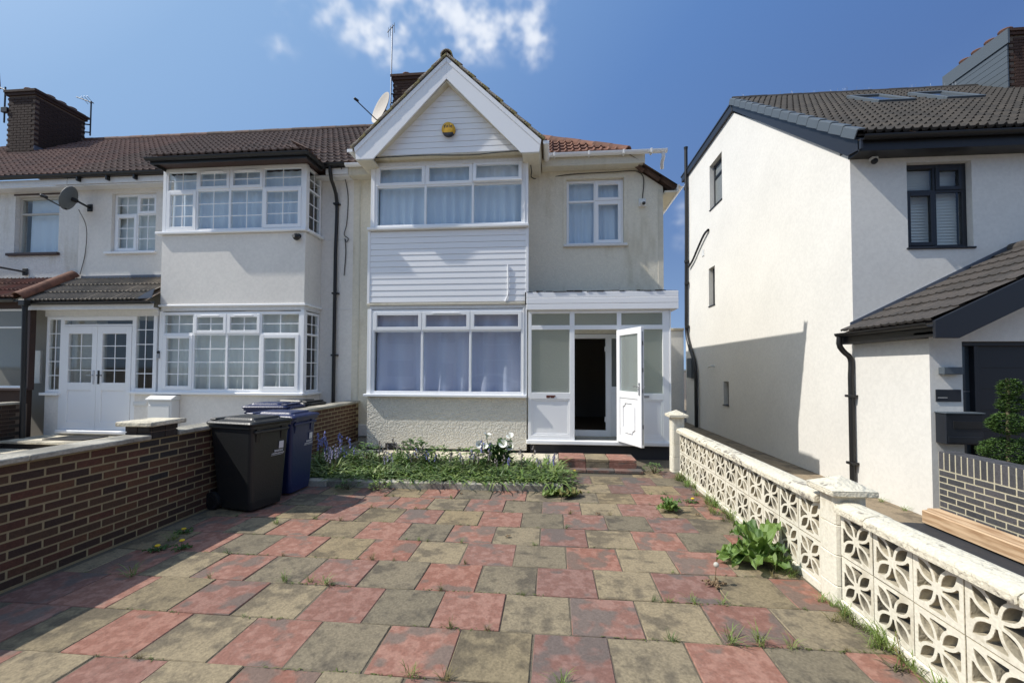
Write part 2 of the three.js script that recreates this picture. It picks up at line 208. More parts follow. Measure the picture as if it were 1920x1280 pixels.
function mat(color, roughness = 0.6, o = {}) { const m = new THREE.MeshStandardMaterial({ roughness, metalness: 0, ...o }); if (Array.isArray(color)) m.color.setRGB(...color); else m.color.set(color); return m; }
const M = {
  cream: mat([0.88, 0.82, 0.67], 0.9, { map: TX.dirt, bumpMap: TX.fine, bumpScale: 0.004 }),
  dash: mat([0.86, 0.81, 0.69], 0.9, { map: TX.wall, bumpMap: TX.rough, bumpScale: 0.016 }),
  grey: mat([0.89, 0.85, 0.785], 0.88, { map: TX.wall, bumpMap: TX.fine, bumpScale: 0.0014 }),
  greyOld: mat([0.84, 0.825, 0.79], 0.9, { map: TX.dirt, bumpMap: TX.rough, bumpScale: 0.006 }),
  white: mat([0.84, 0.82, 0.77], 0.88, { map: TX.wall, bumpMap: TX.fine, bumpScale: 0.0012 }),
  upvc: mat([0.88, 0.885, 0.89], 0.34), upvcOld: mat([0.84, 0.83, 0.81], 0.4, { map: TX.wall }),
  board: mat([0.87, 0.875, 0.885], 0.38), trimCream: mat([0.76, 0.71, 0.58], 0.7, { map: TX.dirt }),
  creamWood: mat([0.52, 0.50, 0.45], 0.6), brown: mat([0.055, 0.03, 0.025], 0.5), black: mat([0.012, 0.012, 0.013], 0.42), blackMatt: mat([0.02, 0.02, 0.022], 0.8),
  anth: mat([0.016, 0.019, 0.026], 0.45), slateGrey: mat([0.085, 0.105, 0.125], 0.55), dpc: mat([0.035, 0.035, 0.04], 0.85, { map: TX.wall }),
  red: [[0.96, 1, 1], [0.84, 0.88, 0.9], [1.02, 1.06, 1.04], [0.9, 1.0, 1.04], [0.98, 0.96, 0.92], [0.78, 0.87, 0.93]].map((c) => mat(c, 0.86, { map: TX.red, bumpMap: TX.fine, bumpScale: 0.002 })),
  buff: [[1, 1, 1], [0.82, 0.83, 0.86], [1.12, 1.1, 1.06], [0.92, 0.9, 0.84], [1.05, 1.0, 0.9], [0.72, 0.74, 0.78]].map((c) => mat(c, 0.9, { map: TX.buff, bumpMap: TX.fine, bumpScale: 0.003 })),
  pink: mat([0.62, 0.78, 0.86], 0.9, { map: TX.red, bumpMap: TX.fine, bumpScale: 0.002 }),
  soil: mat([1, 1, 1], 0.95, { map: TX.soil, bumpMap: TX.rough, bumpScale: 0.012 }), joint: mat([0.13, 0.108, 0.076], 0.95, { bumpMap: TX.rough, bumpScale: 0.006 }),
  brick: [[0.105, 0.050, 0.028], [0.082, 0.040, 0.025], [0.14, 0.066, 0.034], [0.055, 0.031, 0.022], [0.118, 0.048, 0.03], [0.095, 0.054, 0.031]].map((c) => mat(c, 0.85, { map: TX.brick, bumpMap: TX.fine, bumpScale: 0.003 })),
  darkBrick: [[0.035, 0.03, 0.028], [0.05, 0.038, 0.032]].map((c) => mat(c, 0.8, { map: TX.brick, bumpMap: TX.fine, bumpScale: 0.003 })),
  greyBrick: [[0.085, 0.088, 0.10], [0.068, 0.072, 0.083], [0.105, 0.105, 0.12]].map((c) => mat(c, 0.7, { map: TX.brick, bumpMap: TX.fine, bumpScale: 0.002 })),
  mortar: mat([0.34, 0.275, 0.155], 0.95, { map: TX.wall, bumpMap: TX.fine, bumpScale: 0.004 }), mortarPale: mat([0.50, 0.46, 0.34], 0.95, { bumpMap: TX.fine, bumpScale: 0.004 }), mortarDark: mat([0.16, 0.12, 0.09], 0.95),
  tileBrown: [[0.175, 0.094, 0.072], [0.145, 0.082, 0.065], [0.205, 0.11, 0.082]].map((c) => mat(c, 0.85, { map: TX.tile })),
  tileDark: [[0.125, 0.078, 0.060], [0.105, 0.069, 0.054], [0.15, 0.092, 0.07]].map((c) => mat(c, 0.85, { map: TX.tile })),
  tileRed: [[0.225, 0.105, 0.07], [0.185, 0.09, 0.062], [0.265, 0.13, 0.086]].map((c) => mat(c, 0.85, { map: TX.tile })),
  tileSmoke: [[0.043, 0.037, 0.032], [0.034, 0.030, 0.027], [0.054, 0.046, 0.039]].map((c) => mat(c, 0.82, { map: TX.tile })),
  tilePorch: [[0.070, 0.062, 0.057], [0.061, 0.055, 0.051], [0.080, 0.070, 0.064]].map((c) => mat(c, 0.8, { map: TX.tile })),
  tileGrey: [[0.20, 0.175, 0.145], [0.175, 0.155, 0.13], [0.225, 0.195, 0.16]].map((c) => mat(c, 0.8, { map: TX.tile })),
  moss: mat([1, 1, 1], 0.95, { map: TX.moss, bumpMap: TX.rough, bumpScale: 0.02 }), lead: mat([0.14, 0.16, 0.20], 0.5, { metalness: 0.3, map: TX.wall }),
  coping: mat([1, 1, 1], 0.92, { map: TX.coping, bumpMap: TX.rough, bumpScale: 0.006 }), block: mat([1, 1, 1], 0.9, { map: TX.cream, bumpMap: TX.fine, bumpScale: 0.002 }),
  concrete: mat([1, 1, 1], 0.92, { map: TX.concrete, bumpMap: TX.fine, bumpScale: 0.004 }), paleConcrete: mat([1.55, 1.5, 1.4], 0.92, { map: TX.concrete, bumpMap: TX.rough, bumpScale: 0.006 }),
  wood: mat([1, 1, 1], 0.8, { map: TX.wood }), rawBlock: mat([1.0, 0.95, 0.84], 0.95, { map: TX.concrete, bumpMap: TX.rough, bumpScale: 0.004 }),
  strap: new THREE.MeshPhysicalMaterial({ color: 0xffffff, vertexColors: true, roughness: 0.55, transmission: 0.36, thickness: 0, side: THREE.DoubleSide }), asphalt: mat([1, 1, 1], 0.95, { map: TX.asphalt }), membrane: mat([0.028, 0.03, 0.036], 0.75, { bumpMap: TX.wave, bumpScale: 0.03 }),
  glass: new THREE.MeshPhysicalMaterial({ color: 0xf4f8f6, roughness: 0.015, transmission: 1, thickness: 0, ior: 1.62 }),
  frosted: new THREE.MeshPhysicalMaterial({ color: new THREE.Color(0.70, 0.76, 0.72), roughness: 0.55, transmission: 0.82, thickness: 0, ior: 1.5, bumpMap: TX.fine, bumpScale: 0.004 }),
  net: new THREE.MeshPhysicalMaterial({ color: new THREE.Color(0.74, 0.83, 0.97), roughness: 1, transmission: 0.1, thickness: 0, specularIntensity: 0.1 }),  // white net; the blue of the sky light is put into its colour
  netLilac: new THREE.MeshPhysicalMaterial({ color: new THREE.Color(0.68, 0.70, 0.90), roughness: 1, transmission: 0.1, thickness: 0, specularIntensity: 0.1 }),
  netGrey: new THREE.MeshPhysicalMaterial({ color: new THREE.Color(0.80, 0.81, 0.80), roughness: 1, transmission: 0.12, thickness: 0, specularIntensity: 0.1 }),
  room: mat([0.42, 0.40, 0.37], 0.9), roomDark: mat([0.34, 0.32, 0.29], 0.9), floor: mat([0.20, 0.14, 0.09], 0.7),
  steel: mat([0.6, 0.6, 0.62], 0.3, { metalness: 1 }), alu: mat([0.35, 0.36, 0.38], 0.45, { metalness: 0.8 }), cable: mat([0.02, 0.02, 0.02], 0.6), cableGrey: mat([0.15, 0.14, 0.13], 0.7),
  binBlack: mat([0.016, 0.017, 0.018], 0.42, { bumpMap: TX.fine, bumpScale: 0.0012 }), binBlue: mat([0.012, 0.022, 0.085], 0.4, { bumpMap: TX.fine, bumpScale: 0.0012 }), rubber: mat([0.01, 0.01, 0.01], 0.9), print: mat([0.62, 0.62, 0.64], 0.6),
  leaf: [[0.12, 0.22, 0.035], [0.08, 0.16, 0.026], [0.18, 0.29, 0.05], [0.22, 0.30, 0.065]].map((c) => new THREE.MeshPhysicalMaterial({ color: new THREE.Color(...c), roughness: 0.6, transmission: 0.36, thickness: 0, side: THREE.DoubleSide })),
  deepLeaf: [[0.035, 0.085, 0.018], [0.05, 0.105, 0.022]].map((c) => mat(c, 0.5, { side: THREE.DoubleSide })),
  olive: [[0.14, 0.13, 0.035], [0.10, 0.12, 0.03], [0.17, 0.14, 0.05]].map((c) => mat(c, 0.8, { side: THREE.DoubleSide })),
  stem: mat([0.13, 0.105, 0.06], 0.8), bell: [[0.18, 0.19, 0.42], [0.27, 0.26, 0.38], [0.25, 0.22, 0.21]].map((c) => mat(c, 0.7, { side: THREE.DoubleSide })), petal: mat([0.82, 0.82, 0.74], 0.6, { side: THREE.DoubleSide }), yellow: mat([0.75, 0.50, 0.02], 0.7), fluff: mat([0.5, 0.48, 0.42], 0.9), dead: mat([0.22, 0.15, 0.085], 0.9, { side: THREE.DoubleSide }),
  amber: mat([0.72, 0.40, 0.02], 0.4), navy: mat([0.01, 0.012, 0.025], 0.4), dishGrey: mat([0.13, 0.145, 0.15], 0.6), dishPale: mat([0.55, 0.50, 0.44], 0.7, { map: TX.wall }), plasticWhite: mat([0.72, 0.72, 0.70], 0.45),
};
// ================================================================ THE GROUND
{
  const g = setting('ground', 'bare ground under and behind the houses');
  part(g, 'earth', clean(new THREE.PlaneGeometry(700, 700).rotateX(-Math.PI / 2).translate(0, -0.42, 0)), M.soil);
  const rd = setting('road', 'grey asphalt road in front of the drives');
  part(rd, 'carriageway', bx(-60, 60, -0.4, -0.13, 4.2, 11.4), M.asphalt);
  const pv = setting('pavement', 'grey concrete pavement along the road');
  part(pv, 'near_footway', bx(-60, 60, -0.4, -0.012, 1.8, 4.05), M.paleConcrete); part(pv, 'near_kerb', bx(-60, 60, -0.4, -0.01, 4.06, 4.2, 0.01), M.paleConcrete);
  part(pv, 'far_footway', bx(-60, 60, -0.4, -0.012, 11.55, 13.6), M.concrete); part(pv, 'far_kerb', bx(-60, 60, -0.4, -0.01, 11.4, 11.54, 0.01), M.paleConcrete);
  const ny = setting('neighbour_yard', 'paved yard in front of the terrace');
  part(ny, 'yard_surface', bx(-24, -4.22, -0.4, 0.0, -8.78, 1.78), M.concrete);
  const sp = setting('side_path', 'brown concrete path between the houses');
  part(sp, 'path_surface', bx(2.14, 16, -0.4, -0.31, -30, 1.78), mat([0.62, 0.52, 0.42], 0.92, { map: TX.concrete, bumpMap: TX.fine, bumpScale: 0.004 }));
}
// ---------------------------------------------------------------- the drive: red and buff slabs in half bond
const SW = 0.4535, ZR = (n) => -2.767 - 0.4525 * n;
{
  const d = setting('driveway', 'drive paved with red and buff slabs');
  part(d, 'bedding', bx(-4.0, 2.14, -0.4, -0.007, -8.78, 1.78), M.joint);
  const f = rng(5), geos = [];
  for (let k = 0; k < 16; k++) { const g = cb(SW - 0.007, 0.045, 0.4525 - 0.007, 0.005); const uv = g.attributes.uv; const ou = f() * 2.4, ov = f() * 2.4; for (let i = 0; i < uv.count; i++) uv.setXY(i, uv.getX(i) + ou, uv.getY(i) + ov); geos.push(g); }
  const cut = (w, l) => boxUV(cb(w, 0.045, l, 0.005), f() * 2, f() * 2);
  for (let n = -8; n <= 9; n++) {
    const z1 = ZR(n), z0 = ZR(n + 1), odd = ((n % 2) + 2) % 2;      // this row lies between z0 (far) and z1 (near)
    const base = odd ? -0.565 : -0.777, drift = -0.012 * n * 0;
    for (let k = -9; k <= 8; k++) {
      let x0 = base + drift + k * SW, x1 = x0 + SW;
      if (x1 < -3.93 || x0 > 1.98) continue;
      const a = Math.max(x0, -3.94), b = Math.min(x1, 1.985);
      if (b - a < 0.05) continue;
      const zc = (z0 + z1) / 2, xc = (a + b) / 2;
      if (zc < -5.83 && xc < 0.14) continue;                          // the flower bed
      if (zc < -6.95 && xc < 1.42) continue;                          // the doorstep
      const even = ((k % 2) + 2) % 2 === 0;
      let red = odd ? !even : even;
      if (hash3(k, n, 9) > 0.965) red = !red;
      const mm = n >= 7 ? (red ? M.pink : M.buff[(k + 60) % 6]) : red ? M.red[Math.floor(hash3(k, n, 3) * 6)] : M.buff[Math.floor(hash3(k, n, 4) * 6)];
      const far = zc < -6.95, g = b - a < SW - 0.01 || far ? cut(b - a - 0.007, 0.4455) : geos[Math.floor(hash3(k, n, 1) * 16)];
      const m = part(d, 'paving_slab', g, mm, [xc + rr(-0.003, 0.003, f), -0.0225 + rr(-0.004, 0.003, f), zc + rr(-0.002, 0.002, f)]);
      m.rotation.set(rr(-0.01, 0.01, f), rr(-0.008, 0.008, f), rr(-0.01, 0.01, f));
    }
  }
}
// ---------------------------------------------------------------- the flower bed in front of the bay
{
  const b = setting('flower_bed', 'soil bed in front of the bay window');
  const g = new THREE.PlaneGeometry(4.1, 2.3, 60, 34).rotateX(-Math.PI / 2).translate(-1.92, 0.03, -7.1), p = g.attributes.position;
  for (let i = 0; i < p.count; i++) p.setY(i, 0.025 + 0.05 * fbm(p.getX(i) * 5, p.getZ(i) * 5, 2, 4));
  g.computeVertexNormals(); part(b, 'bed_soil', clean(g), M.soil);
  part(b, 'concrete_apron', bx(-3.9, 0.12, -0.1, 0.075, -8.2, -7.42, 0.01), M.paleConcrete);
  for (let k = 0; k < 5; k++) { const x0 = -3.93 + k * 0.818, m = part(b, 'edging_stone', boxUV(cb(0.812, 0.12, 0.155, 0.012), k * 0.9, 0), M.concrete, [x0 + 0.406, 0.028, -5.905 - 0.02 * k]); m.rotation.y = rr(-0.01, 0.01); m.rotation.z = rr(-0.006, 0.006); }
}
// ================================================================ BRICK BOUNDARY WALL ON THE LEFT
{
  const w = thing('brick_wall', 'brown brick boundary wall with a concrete coping, in shade beside the bins', 'wall', [-4.1, 0, -4]);
  part(w, 'mortar_core', bx(-4.208, -4.0045, -0.2, 0.925, -8.76, 0.6), M.mortar);
  const f = rng(9), gs = [0, 1, 2, 3, 4, 5].map((k) => boxUV(cb(0.05, 0.0570, 0.2115, 0.003), k * 0.21, k * 0.37)), half = boxUV(cb(0.05, 0.064, 0.1025, 0.003), 0.1, 0.5), rest = [];
  const list = [];
  for (let c = 0; c < 13; c++) for (let k = 0; k < 40; k++) {
    const z = -0.2 - k * 0.2255 - (c % 2) * 0.1127; if (z < -8.66) continue;
    list.push([c, z]);
  }
  const vis = list.filter(([, z]) => z < -1.75).sort((a, b) => b[1] - a[1]), own = new Set(vis.slice(0, 298));
  for (const it of list) {
    const [c, z] = it, y = 0.040 + c * 0.0703, x = -4.027 + rr(-0.0015, 0.0015, f), pier = z < -4.0 && z > -4.36 && (c > 9 || c === 7);
    const q = gs[Math.floor(f() * 6)], mt = pier ? M.darkBrick[Math.floor(f() * 2)] : M.brick[Math.floor(f() * 6)];
    if (own.has(it)) part(w, 'brick', q, mt, [x, y, z]); else rest.push(q.clone().translate(x, y, z));
  }
  stuff(part(w, 'brickwork', mergeGeometries(rest), M.brick[0]));
  let z = 0.6, k = 0;
  for (const [a, b] of [[0.6, -0.6], [-0.604, -1.8], [-1.804, -3.0], [-3.004, -4.02], [-4.345, -5.5], [-5.504, -6.7], [-6.704, -7.75], [-7.754, -8.77]]) { part(w, 'coping_stone', boxUV(cb(0.285, 0.045, Math.abs(b - a), 0.008), k * 0.7, 0.3), M.concrete, [-4.108, 0.9495, (a + b) / 2]); k++; }
  // the pier that stands in the wall's line
  const pr = thing('brick_pier', 'dark brick pier with a square stone cap rising out of the boundary wall', 'pier', [-4.11, 0.92, -4.18]);
  part(pr, 'mortar_core', bx(-4.265, -3.995, 0.928, 1.055, -4.33, -4.035), M.mortarDark);
  for (let c = 0; c < 2; c++) {
    for (let q = 0; q < 2; q++) { part(pr, 'brick', cb(0.03, 0.062, 0.14, 0.003), M.darkBrick[q], [-3.9995, 0.96 + c * 0.072, -4.1125 - q * 0.148]); part(pr, 'brick', cb(0.128, 0.062, 0.03, 0.003), M.darkBrick[1 - q], [-4.195 + q * 0.136, 0.96 + c * 0.072, -4.0305]); part(pr, 'brick', cb(0.128, 0.062, 0.03, 0.003), M.darkBrick[q], [-4.195 + q * 0.136, 0.96 + c * 0.072, -4.3345]); }
  }
  part(pr, 'cap_stone', boxUV(cb(0.40, 0.045, 0.42, 0.008), 0.2, 0.7), M.paleConcrete, [-4.13, 1.079, -4.183]);
  // plinth upstand where the wall meets the bed
  single('skirting_slab', 'pale stone strip along the wall foot behind the blue bin', 'edging', bx(-3.99, -3.93, 0.0, 0.15, -8.7, -6.0, 0.006), M.concrete);
}
// ================================================================ PIERCED SCREEN WALL ON THE RIGHT
{
  // one pierced block, 290 mm square: four leaves on the diagonals, an opening between each pair
  const S = 0.1475, sh = poly([[-S, -S], [S, -S], [S, S], [-S, S]]);
  const leaf = (ang) => {                                   // opening of a leaf from near the middle to the corner
    const p = [], L0 = 0.034, L1 = 0.157, wd = 0.0265, c = Math.cos(ang), s = Math.sin(ang);
    for (let i = 0; i <= 8; i++) { const t = i / 8; p.push([L0 + (L1 - L0) * t, wd * Math.sin(Math.PI * t)]); }
    for (let i = 7; i >= 1; i--) { const t = i / 8; p.push([L0 + (L1 - L0) * t, -wd * Math.sin(Math.PI * t)]); }
    return p.map(([a, b]) => [a * c - b * s, a * s + b * c]);
  };
  const gap = (ang) => {                                    // the three-cornered opening towards the middle of a side
    const p = [], c = Math.cos(ang), s = Math.sin(ang), e = 0.121;
    const side = (sg) => { const q = []; for (let i = 0; i <= 7; i++) { const t = 0.12 + 0.80 * (i / 7), a = 0.004 + 0.188 * t, b = 0.0475 * Math.sin(Math.PI * t) ** 0.85; const r = Math.PI / 4; q.push([a * Math.cos(r) + b * Math.sin(r), sg * (a * Math.sin(r) - b * Math.cos(r))]); } return q.filter(([x, y]) => x < e && sg * y > 0.003); };
    const u = side(1), d = side(-1).reverse();
    p.push(...u); const last = u[u.length - 1]; p.push([e, last[1]]); p.push([e, -last[1]]); p.push(...d);
    return p.map(([x, y]) => [x * c - y * s, x * s + y * c]);
  };
  for (let k = 0; k < 4; k++) { sh.holes.push(poly(leaf(Math.PI / 4 + k * Math.PI / 2), THREE.Path)); sh.holes.push(poly(gap(k * Math.PI / 2), THREE.Path)); }
  const bg = new THREE.ExtrudeGeometry(sh, { depth: 0.078, bevelEnabled: true, bevelThickness: 0.002, bevelSize: 0.002, bevelOffset: -0.002, bevelSegments: 1 }).rotateY(-Math.PI / 2);   // depth now runs along -x
  bg.translate(0.080, 0, 0);
  const gs = [0, 1, 2, 3].map((k) => { const g = clean(bg.clone()), uv = g.attributes.uv; for (let i = 0; i < uv.count; i++) uv.setXY(i, uv.getX(i) + k * 0.31, uv.getY(i) + k * 0.43); return g; });
  const f = rng(21);
  const copingShape = (l) => { const s = new THREE.Shape(); s.moveTo(-0.1, 0); s.lineTo(0.1, 0); s.lineTo(0.1, 0.035); s.quadraticCurveTo(0.09, 0.062, 0.03, 0.07); s.lineTo(-0.03, 0.07); s.quadraticCurveTo(-0.09, 0.062, -0.1, 0.035); s.closePath(); return new THREE.ExtrudeGeometry(s, { depth: l, bevelEnabled: true, bevelThickness: 0.006, bevelSize: 0.006, bevelOffset: -0.006, bevelSegments: 1, curveSegments: 5 }); };
  function run(label, z0, z1, dy) {                          // z0 near end, z1 far end
    const w = thing('screen_wall', label, 'wall', [2.05, 0, (z0 + z1) / 2]);
    part(w, 'plinth', bx(2.0, 2.135, -0.4, 0.055 + dy, z0, z1, 0.008), M.block);
    const n = Math.round((z0 - z1) / 0.3025), pitch = (z0 - z1) / n;
    for (let c = 0; c < 2; c++) for (let k = 0; k < n; k++) { const m = part(w, 'pierced_block', gs[Math.floor(f() * 4)], [M.block, M.rawBlock], [2.012 + rr(-0.002, 0.002, f), 0.205 + dy + c * 0.2985, z0 - (k + 0.5) * pitch]); if (f() > 0.5) m.rotation.set(0, 0, 0); m.scale.z = pitch / 0.2985; }
    let z = z0, q = 0;
    while (z > z1 + 0.02) { const l = Math.min(0.92, z - z1), g = copingShape(l - 0.018); boxUV(g, q * 0.6, q * 0.3); const m = part(w, 'coping_stone', boxUV(g, q * 0.6, q * 0.3), M.coping, [2.06 + rr(-0.004, 0.004, f), 0.653 + dy + rr(-0.003, 0.003, f), z - l + 0.009]); m.rotation.y = rr(-0.004, 0.004, f); m.rotation.z = rr(-0.012, 0.012, f); z -= l; q++; }
    return w;
  }
  run('near stretch of cream pierced block wall with blackened coping, beside the timber sleepers', 0.7, -3.272, 0.0);
  run('far stretch of cream pierced block wall running up to the porch', -3.492, -7.12, 0.0);
  const pil = (x, z, n, y0, label, s) => {
    const p = thing('wall_pillar', label, 'pillar', [x, y0, z]);
    const c = 0.03, sp = poly([[-s / 2 + c, -s / 2], [s / 2, -s / 2], [s / 2, s / 2], [-s / 2 + c, s / 2], [-s / 2 + 0.008, s / 2 - 0.01], [-s / 2, s / 2 - c], [-s / 2, -s / 2 + c], [-s / 2 + 0.008, -s / 2 + 0.01]]);
    for (let k = 0; k < n; k++) { const g = clean(new THREE.ExtrudeGeometry(sp, { depth: 0.199, bevelEnabled: true, bevelThickness: 0.005, bevelSize: 0.005, bevelOffset: -0.005, bevelSegments: 1 }).rotateX(-Math.PI / 2)); const m = part(p, 'pillar_block', boxUV(g, k * 0.4, k * 0.7), M.block, [x + rr(-0.002, 0.002, f), y0 + 0.005 + k * 0.2115, z]); m.rotation.y = rr(-0.012, 0.012, f); }
    const h = y0 + n * 0.2115, w = s / 2 + 0.055;
    const cap = new THREE.ConeGeometry(w * Math.SQRT2, 0.075, 4, 1).rotateY(Math.PI / 4).translate(0, 0.0775, 0);
    part(p, 'pillar_cap', join([cb(w * 2, 0.042, w * 2, 0.008).translate(0, 0.019, 0), cap]), M.coping, [x, h, z]);
  };
  pil(2.085, -3.382, 5, -0.29, 'cream block pillar with a pyramid cap between the two screen walls', 0.2);
  pil(2.02, -7.32, 5, -0.18, 'slim cream pillar with a pyramid cap beside the porch corner', 0.19);
}
// ================================================================ ROOF TILES AND BRICK SKINS
// one tile: u across (width w), v up the slope, w out of the roof
function tileGeo(w, len, rolls, h, nose = 0.032) {
  const n = rolls * 4, pos = [], idx = [], prof = (u) => { const t = (u * rolls) % 1; return t < 0.5 ? h * Math.sin(Math.PI * t / 0.5) : 0; };
  for (let i = 0; i <= n; i++) { const u = i / n, x = (u - 0.5) * w, p = prof(Math.min(u, 0.9999)); pos.push(x, 0, nose + p, x, len, 0.004 + p, x, 0, p - 0.004 + 0.004); }
  for (let i = 0; i < n; i++) { const a = i * 3, b = a + 3; idx.push(a, b, b + 1, a, b + 1, a + 1, a, a + 2, b + 2, a, b + 2, b); }
  const g = new THREE.BufferGeometry(); g.setAttribute('position', new THREE.Float32BufferAttribute(pos, 3)); g.setIndex(idx); const q = g.toNonIndexed(); q.computeVertexNormals();
  const uv = []; for (let i = 0; i < q.attributes.position.count; i++) uv.push(q.attributes.position.getX(i), q.attributes.position.getY(i)); q.setAttribute('uv', new THREE.Float32BufferAttribute(uv, 2)); return q;
}
// lay tiles on the plane with corner O, unit vectors A (along the eave) and U (up the slope): inside(a, u) says where
function layTiles(parent, O, A, U, la, lu, w, gauge, geo, mats, inside, limit = 300, seed = 3, sortNear = true) {
  const N = new THREE.Vector3().crossVectors(A, U).normalize(), f = rng(seed), rot = new THREE.Matrix4().makeBasis(A, U, N), q = new THREE.Quaternion().setFromRotationMatrix(rot), all = [];
  const o = origin.get(parent);
  const rows = Math.round(lu / gauge), gg = lu / rows, cols = Math.round(la / w), ww = la / cols;
  for (let r = 0; r < rows; r++) for (let c = 0; c < cols; c++) { const a = (c + 0.5) * ww, u = r * gg; if (inside && !inside(a, u + gg / 2, ww, gg)) continue; all.push([r, a, u]); }
  const kept = all.length > limit ? new Set(all.map((t, i) => [camera.position.distanceTo(O.clone().addScaledVector(A, t[1]).addScaledVector(U, t[2])), i]).sort((a, b) => a[0] - b[0]).slice(0, limit).map((t) => t[1])) : null, rest = [];
  all.forEach(([r, a, u], i) => {
    const p = O.clone().addScaledVector(A, a).addScaledVector(U, u).addScaledVector(N, 0.012 + rr(-0.002, 0.003, f));
    const mt = mats[Math.floor(f() * mats.length)];
    if (!kept || kept.has(i)) { const m = part(parent, 'roof_tile', geo, mt, [p.x, p.y, p.z]); m.quaternion.copy(q); m.scale.x = ww / w * 0.995; }
    else { const g = geo.clone().applyMatrix4(new THREE.Matrix4().compose(p, q, V(ww / w * 0.995, 1, 1))); rest.push(g); }
  });
  if (rest.length) stuff(part(parent, 'far_roof_tiles', mergeGeometries(rest), mats[0]));
  return all.length;
}
// half-round ridge or hip tiles from a to b
function ridgeTiles(parent, a, b, r, mt, len = 0.42, name = 'ridge_tile') {
  const d = V(...b).sub(V(...a)), L = d.length(), n = Math.max(1, Math.round(L / len)), l = L / n; d.normalize();
  const q = new THREE.Quaternion().setFromRotationMatrix(new THREE.Matrix4().lookAt(V(0, 0, 0), d, V(0, 1, 0)));
  const s = new THREE.Shape(); s.absarc(0, -r * 0.35, r, -0.15, Math.PI + 0.15, false); s.absarc(0, -r * 0.35, r - 0.02, Math.PI + 0.15, -0.15, true);
  const g = clean(new THREE.ExtrudeGeometry(s, { depth: l * 1.02, bevelEnabled: false, curveSegments: 6 }).translate(0, 0, -l * 0.51));
  for (let k = 0; k < n; k++) { const p = V(...a).addScaledVector(d, (k + 0.5) * l), m = part(parent, name, g, Array.isArray(mt) ? mt[k % mt.length] : mt, [p.x, p.y + (k % 2) * 0.006, p.z]); m.quaternion.copy(q); }
}
// brick faces of a box-shaped stack, too small in the picture to tell apart: one skin
function brickSkin(x0, x1, y0, y1, z0, z1) {
  const out = [], g = cb(0.215, 0.064, 0.03, 0.003), gz = cb(0.03, 0.064, 0.215, 0.003);
  for (let c = 0, y = y0 + 0.035; y < y1 - 0.03; c++, y += 0.075) {
    for (const z of [z1]) for (let x = x0 + (c % 2 ? 0.11 : 0.0) + 0.11; x < x1 - 0.05; x += 0.225) out.push(g.clone().translate(x, y, z - 0.008));
    for (const x of [x0 + 0.008, x1 - 0.008]) for (let z = z0 + (c % 2 ? 0.11 : 0) + 0.11; z < z1 - 0.05; z += 0.225) out.push(gz.clone().translate(x, y, z));
  }
  return mergeGeometries(out);
}
function chimney(parent, x0, x1, y0, y1, z0, z1, mt, pots) {
  const c = part(parent, 'chimney', bx(x0 + 0.012, x1 - 0.012, y0, y1, z0, z1 - 0.012), M.mortarDark);
  stuff(part(c, 'chimney_brickwork', brickSkin(x0, x1, y0, y1 - 0.15, z0, z1), mt));
  part(c, 'chimney_crown', join([bx(x0 - 0.04, x1 + 0.04, y1 - 0.15, y1 - 0.075, z0 - 0.04, z1 + 0.04), bx(x0 - 0.07, x1 + 0.07, y1 - 0.072, y1, z0 - 0.07, z1 + 0.07)]), mt);
  part(c, 'flaunching', bx(x0 - 0.02, x1 + 0.02, y1, y1 + 0.05, z0 - 0.02, z1 + 0.02, 0.04), M.mortarDark);
  for (const [px, pz, h] of pots) part(c, 'chimney_pot', clean(new THREE.LatheGeometry([[0.001, h], [0.09, h], [0.13, h - 0.02], [0.14, h - 0.05], [0.11, h - 0.07], [0.12, 0]].map(([a, b]) => new THREE.Vector2(a, b)), 12)), M.tileRed[1], [px, y1 + 0.03, pz]);
  return c;
}
// gutter along x or z: half-round trough
function gutterX(x0, x1, y, z, r) { const s = new THREE.Shape(); s.absarc(0, 0, r, Math.PI, 2 * Math.PI, false); s.lineTo(r - 0.006, 0); s.absarc(0, 0, r - 0.006, 2 * Math.PI, Math.PI, true); s.closePath(); return clean(new THREE.ExtrudeGeometry(s, { depth: x1 - x0, bevelEnabled: false, curveSegments: 8 }).rotateY(Math.PI / 2).translate(x0, y, z)); }
function gutterZ(z0, z1, y, x, r) { const s = new THREE.Shape(); s.absarc(0, 0, r, Math.PI, 2 * Math.PI, false); s.lineTo(r - 0.006, 0); s.absarc(0, 0, r - 0.006, 2 * Math.PI, Math.PI, true); s.closePath(); return clean(new THREE.ExtrudeGeometry(s, { depth: z1 - z0, bevelEnabled: false, curveSegments: 8 }).translate(x, y, z0)); }

// ================================================================ WINDOWS AND CURTAINS
const unit = new THREE.BoxGeometry(1, 1, 1);
const barGeo = clean(unit.clone());
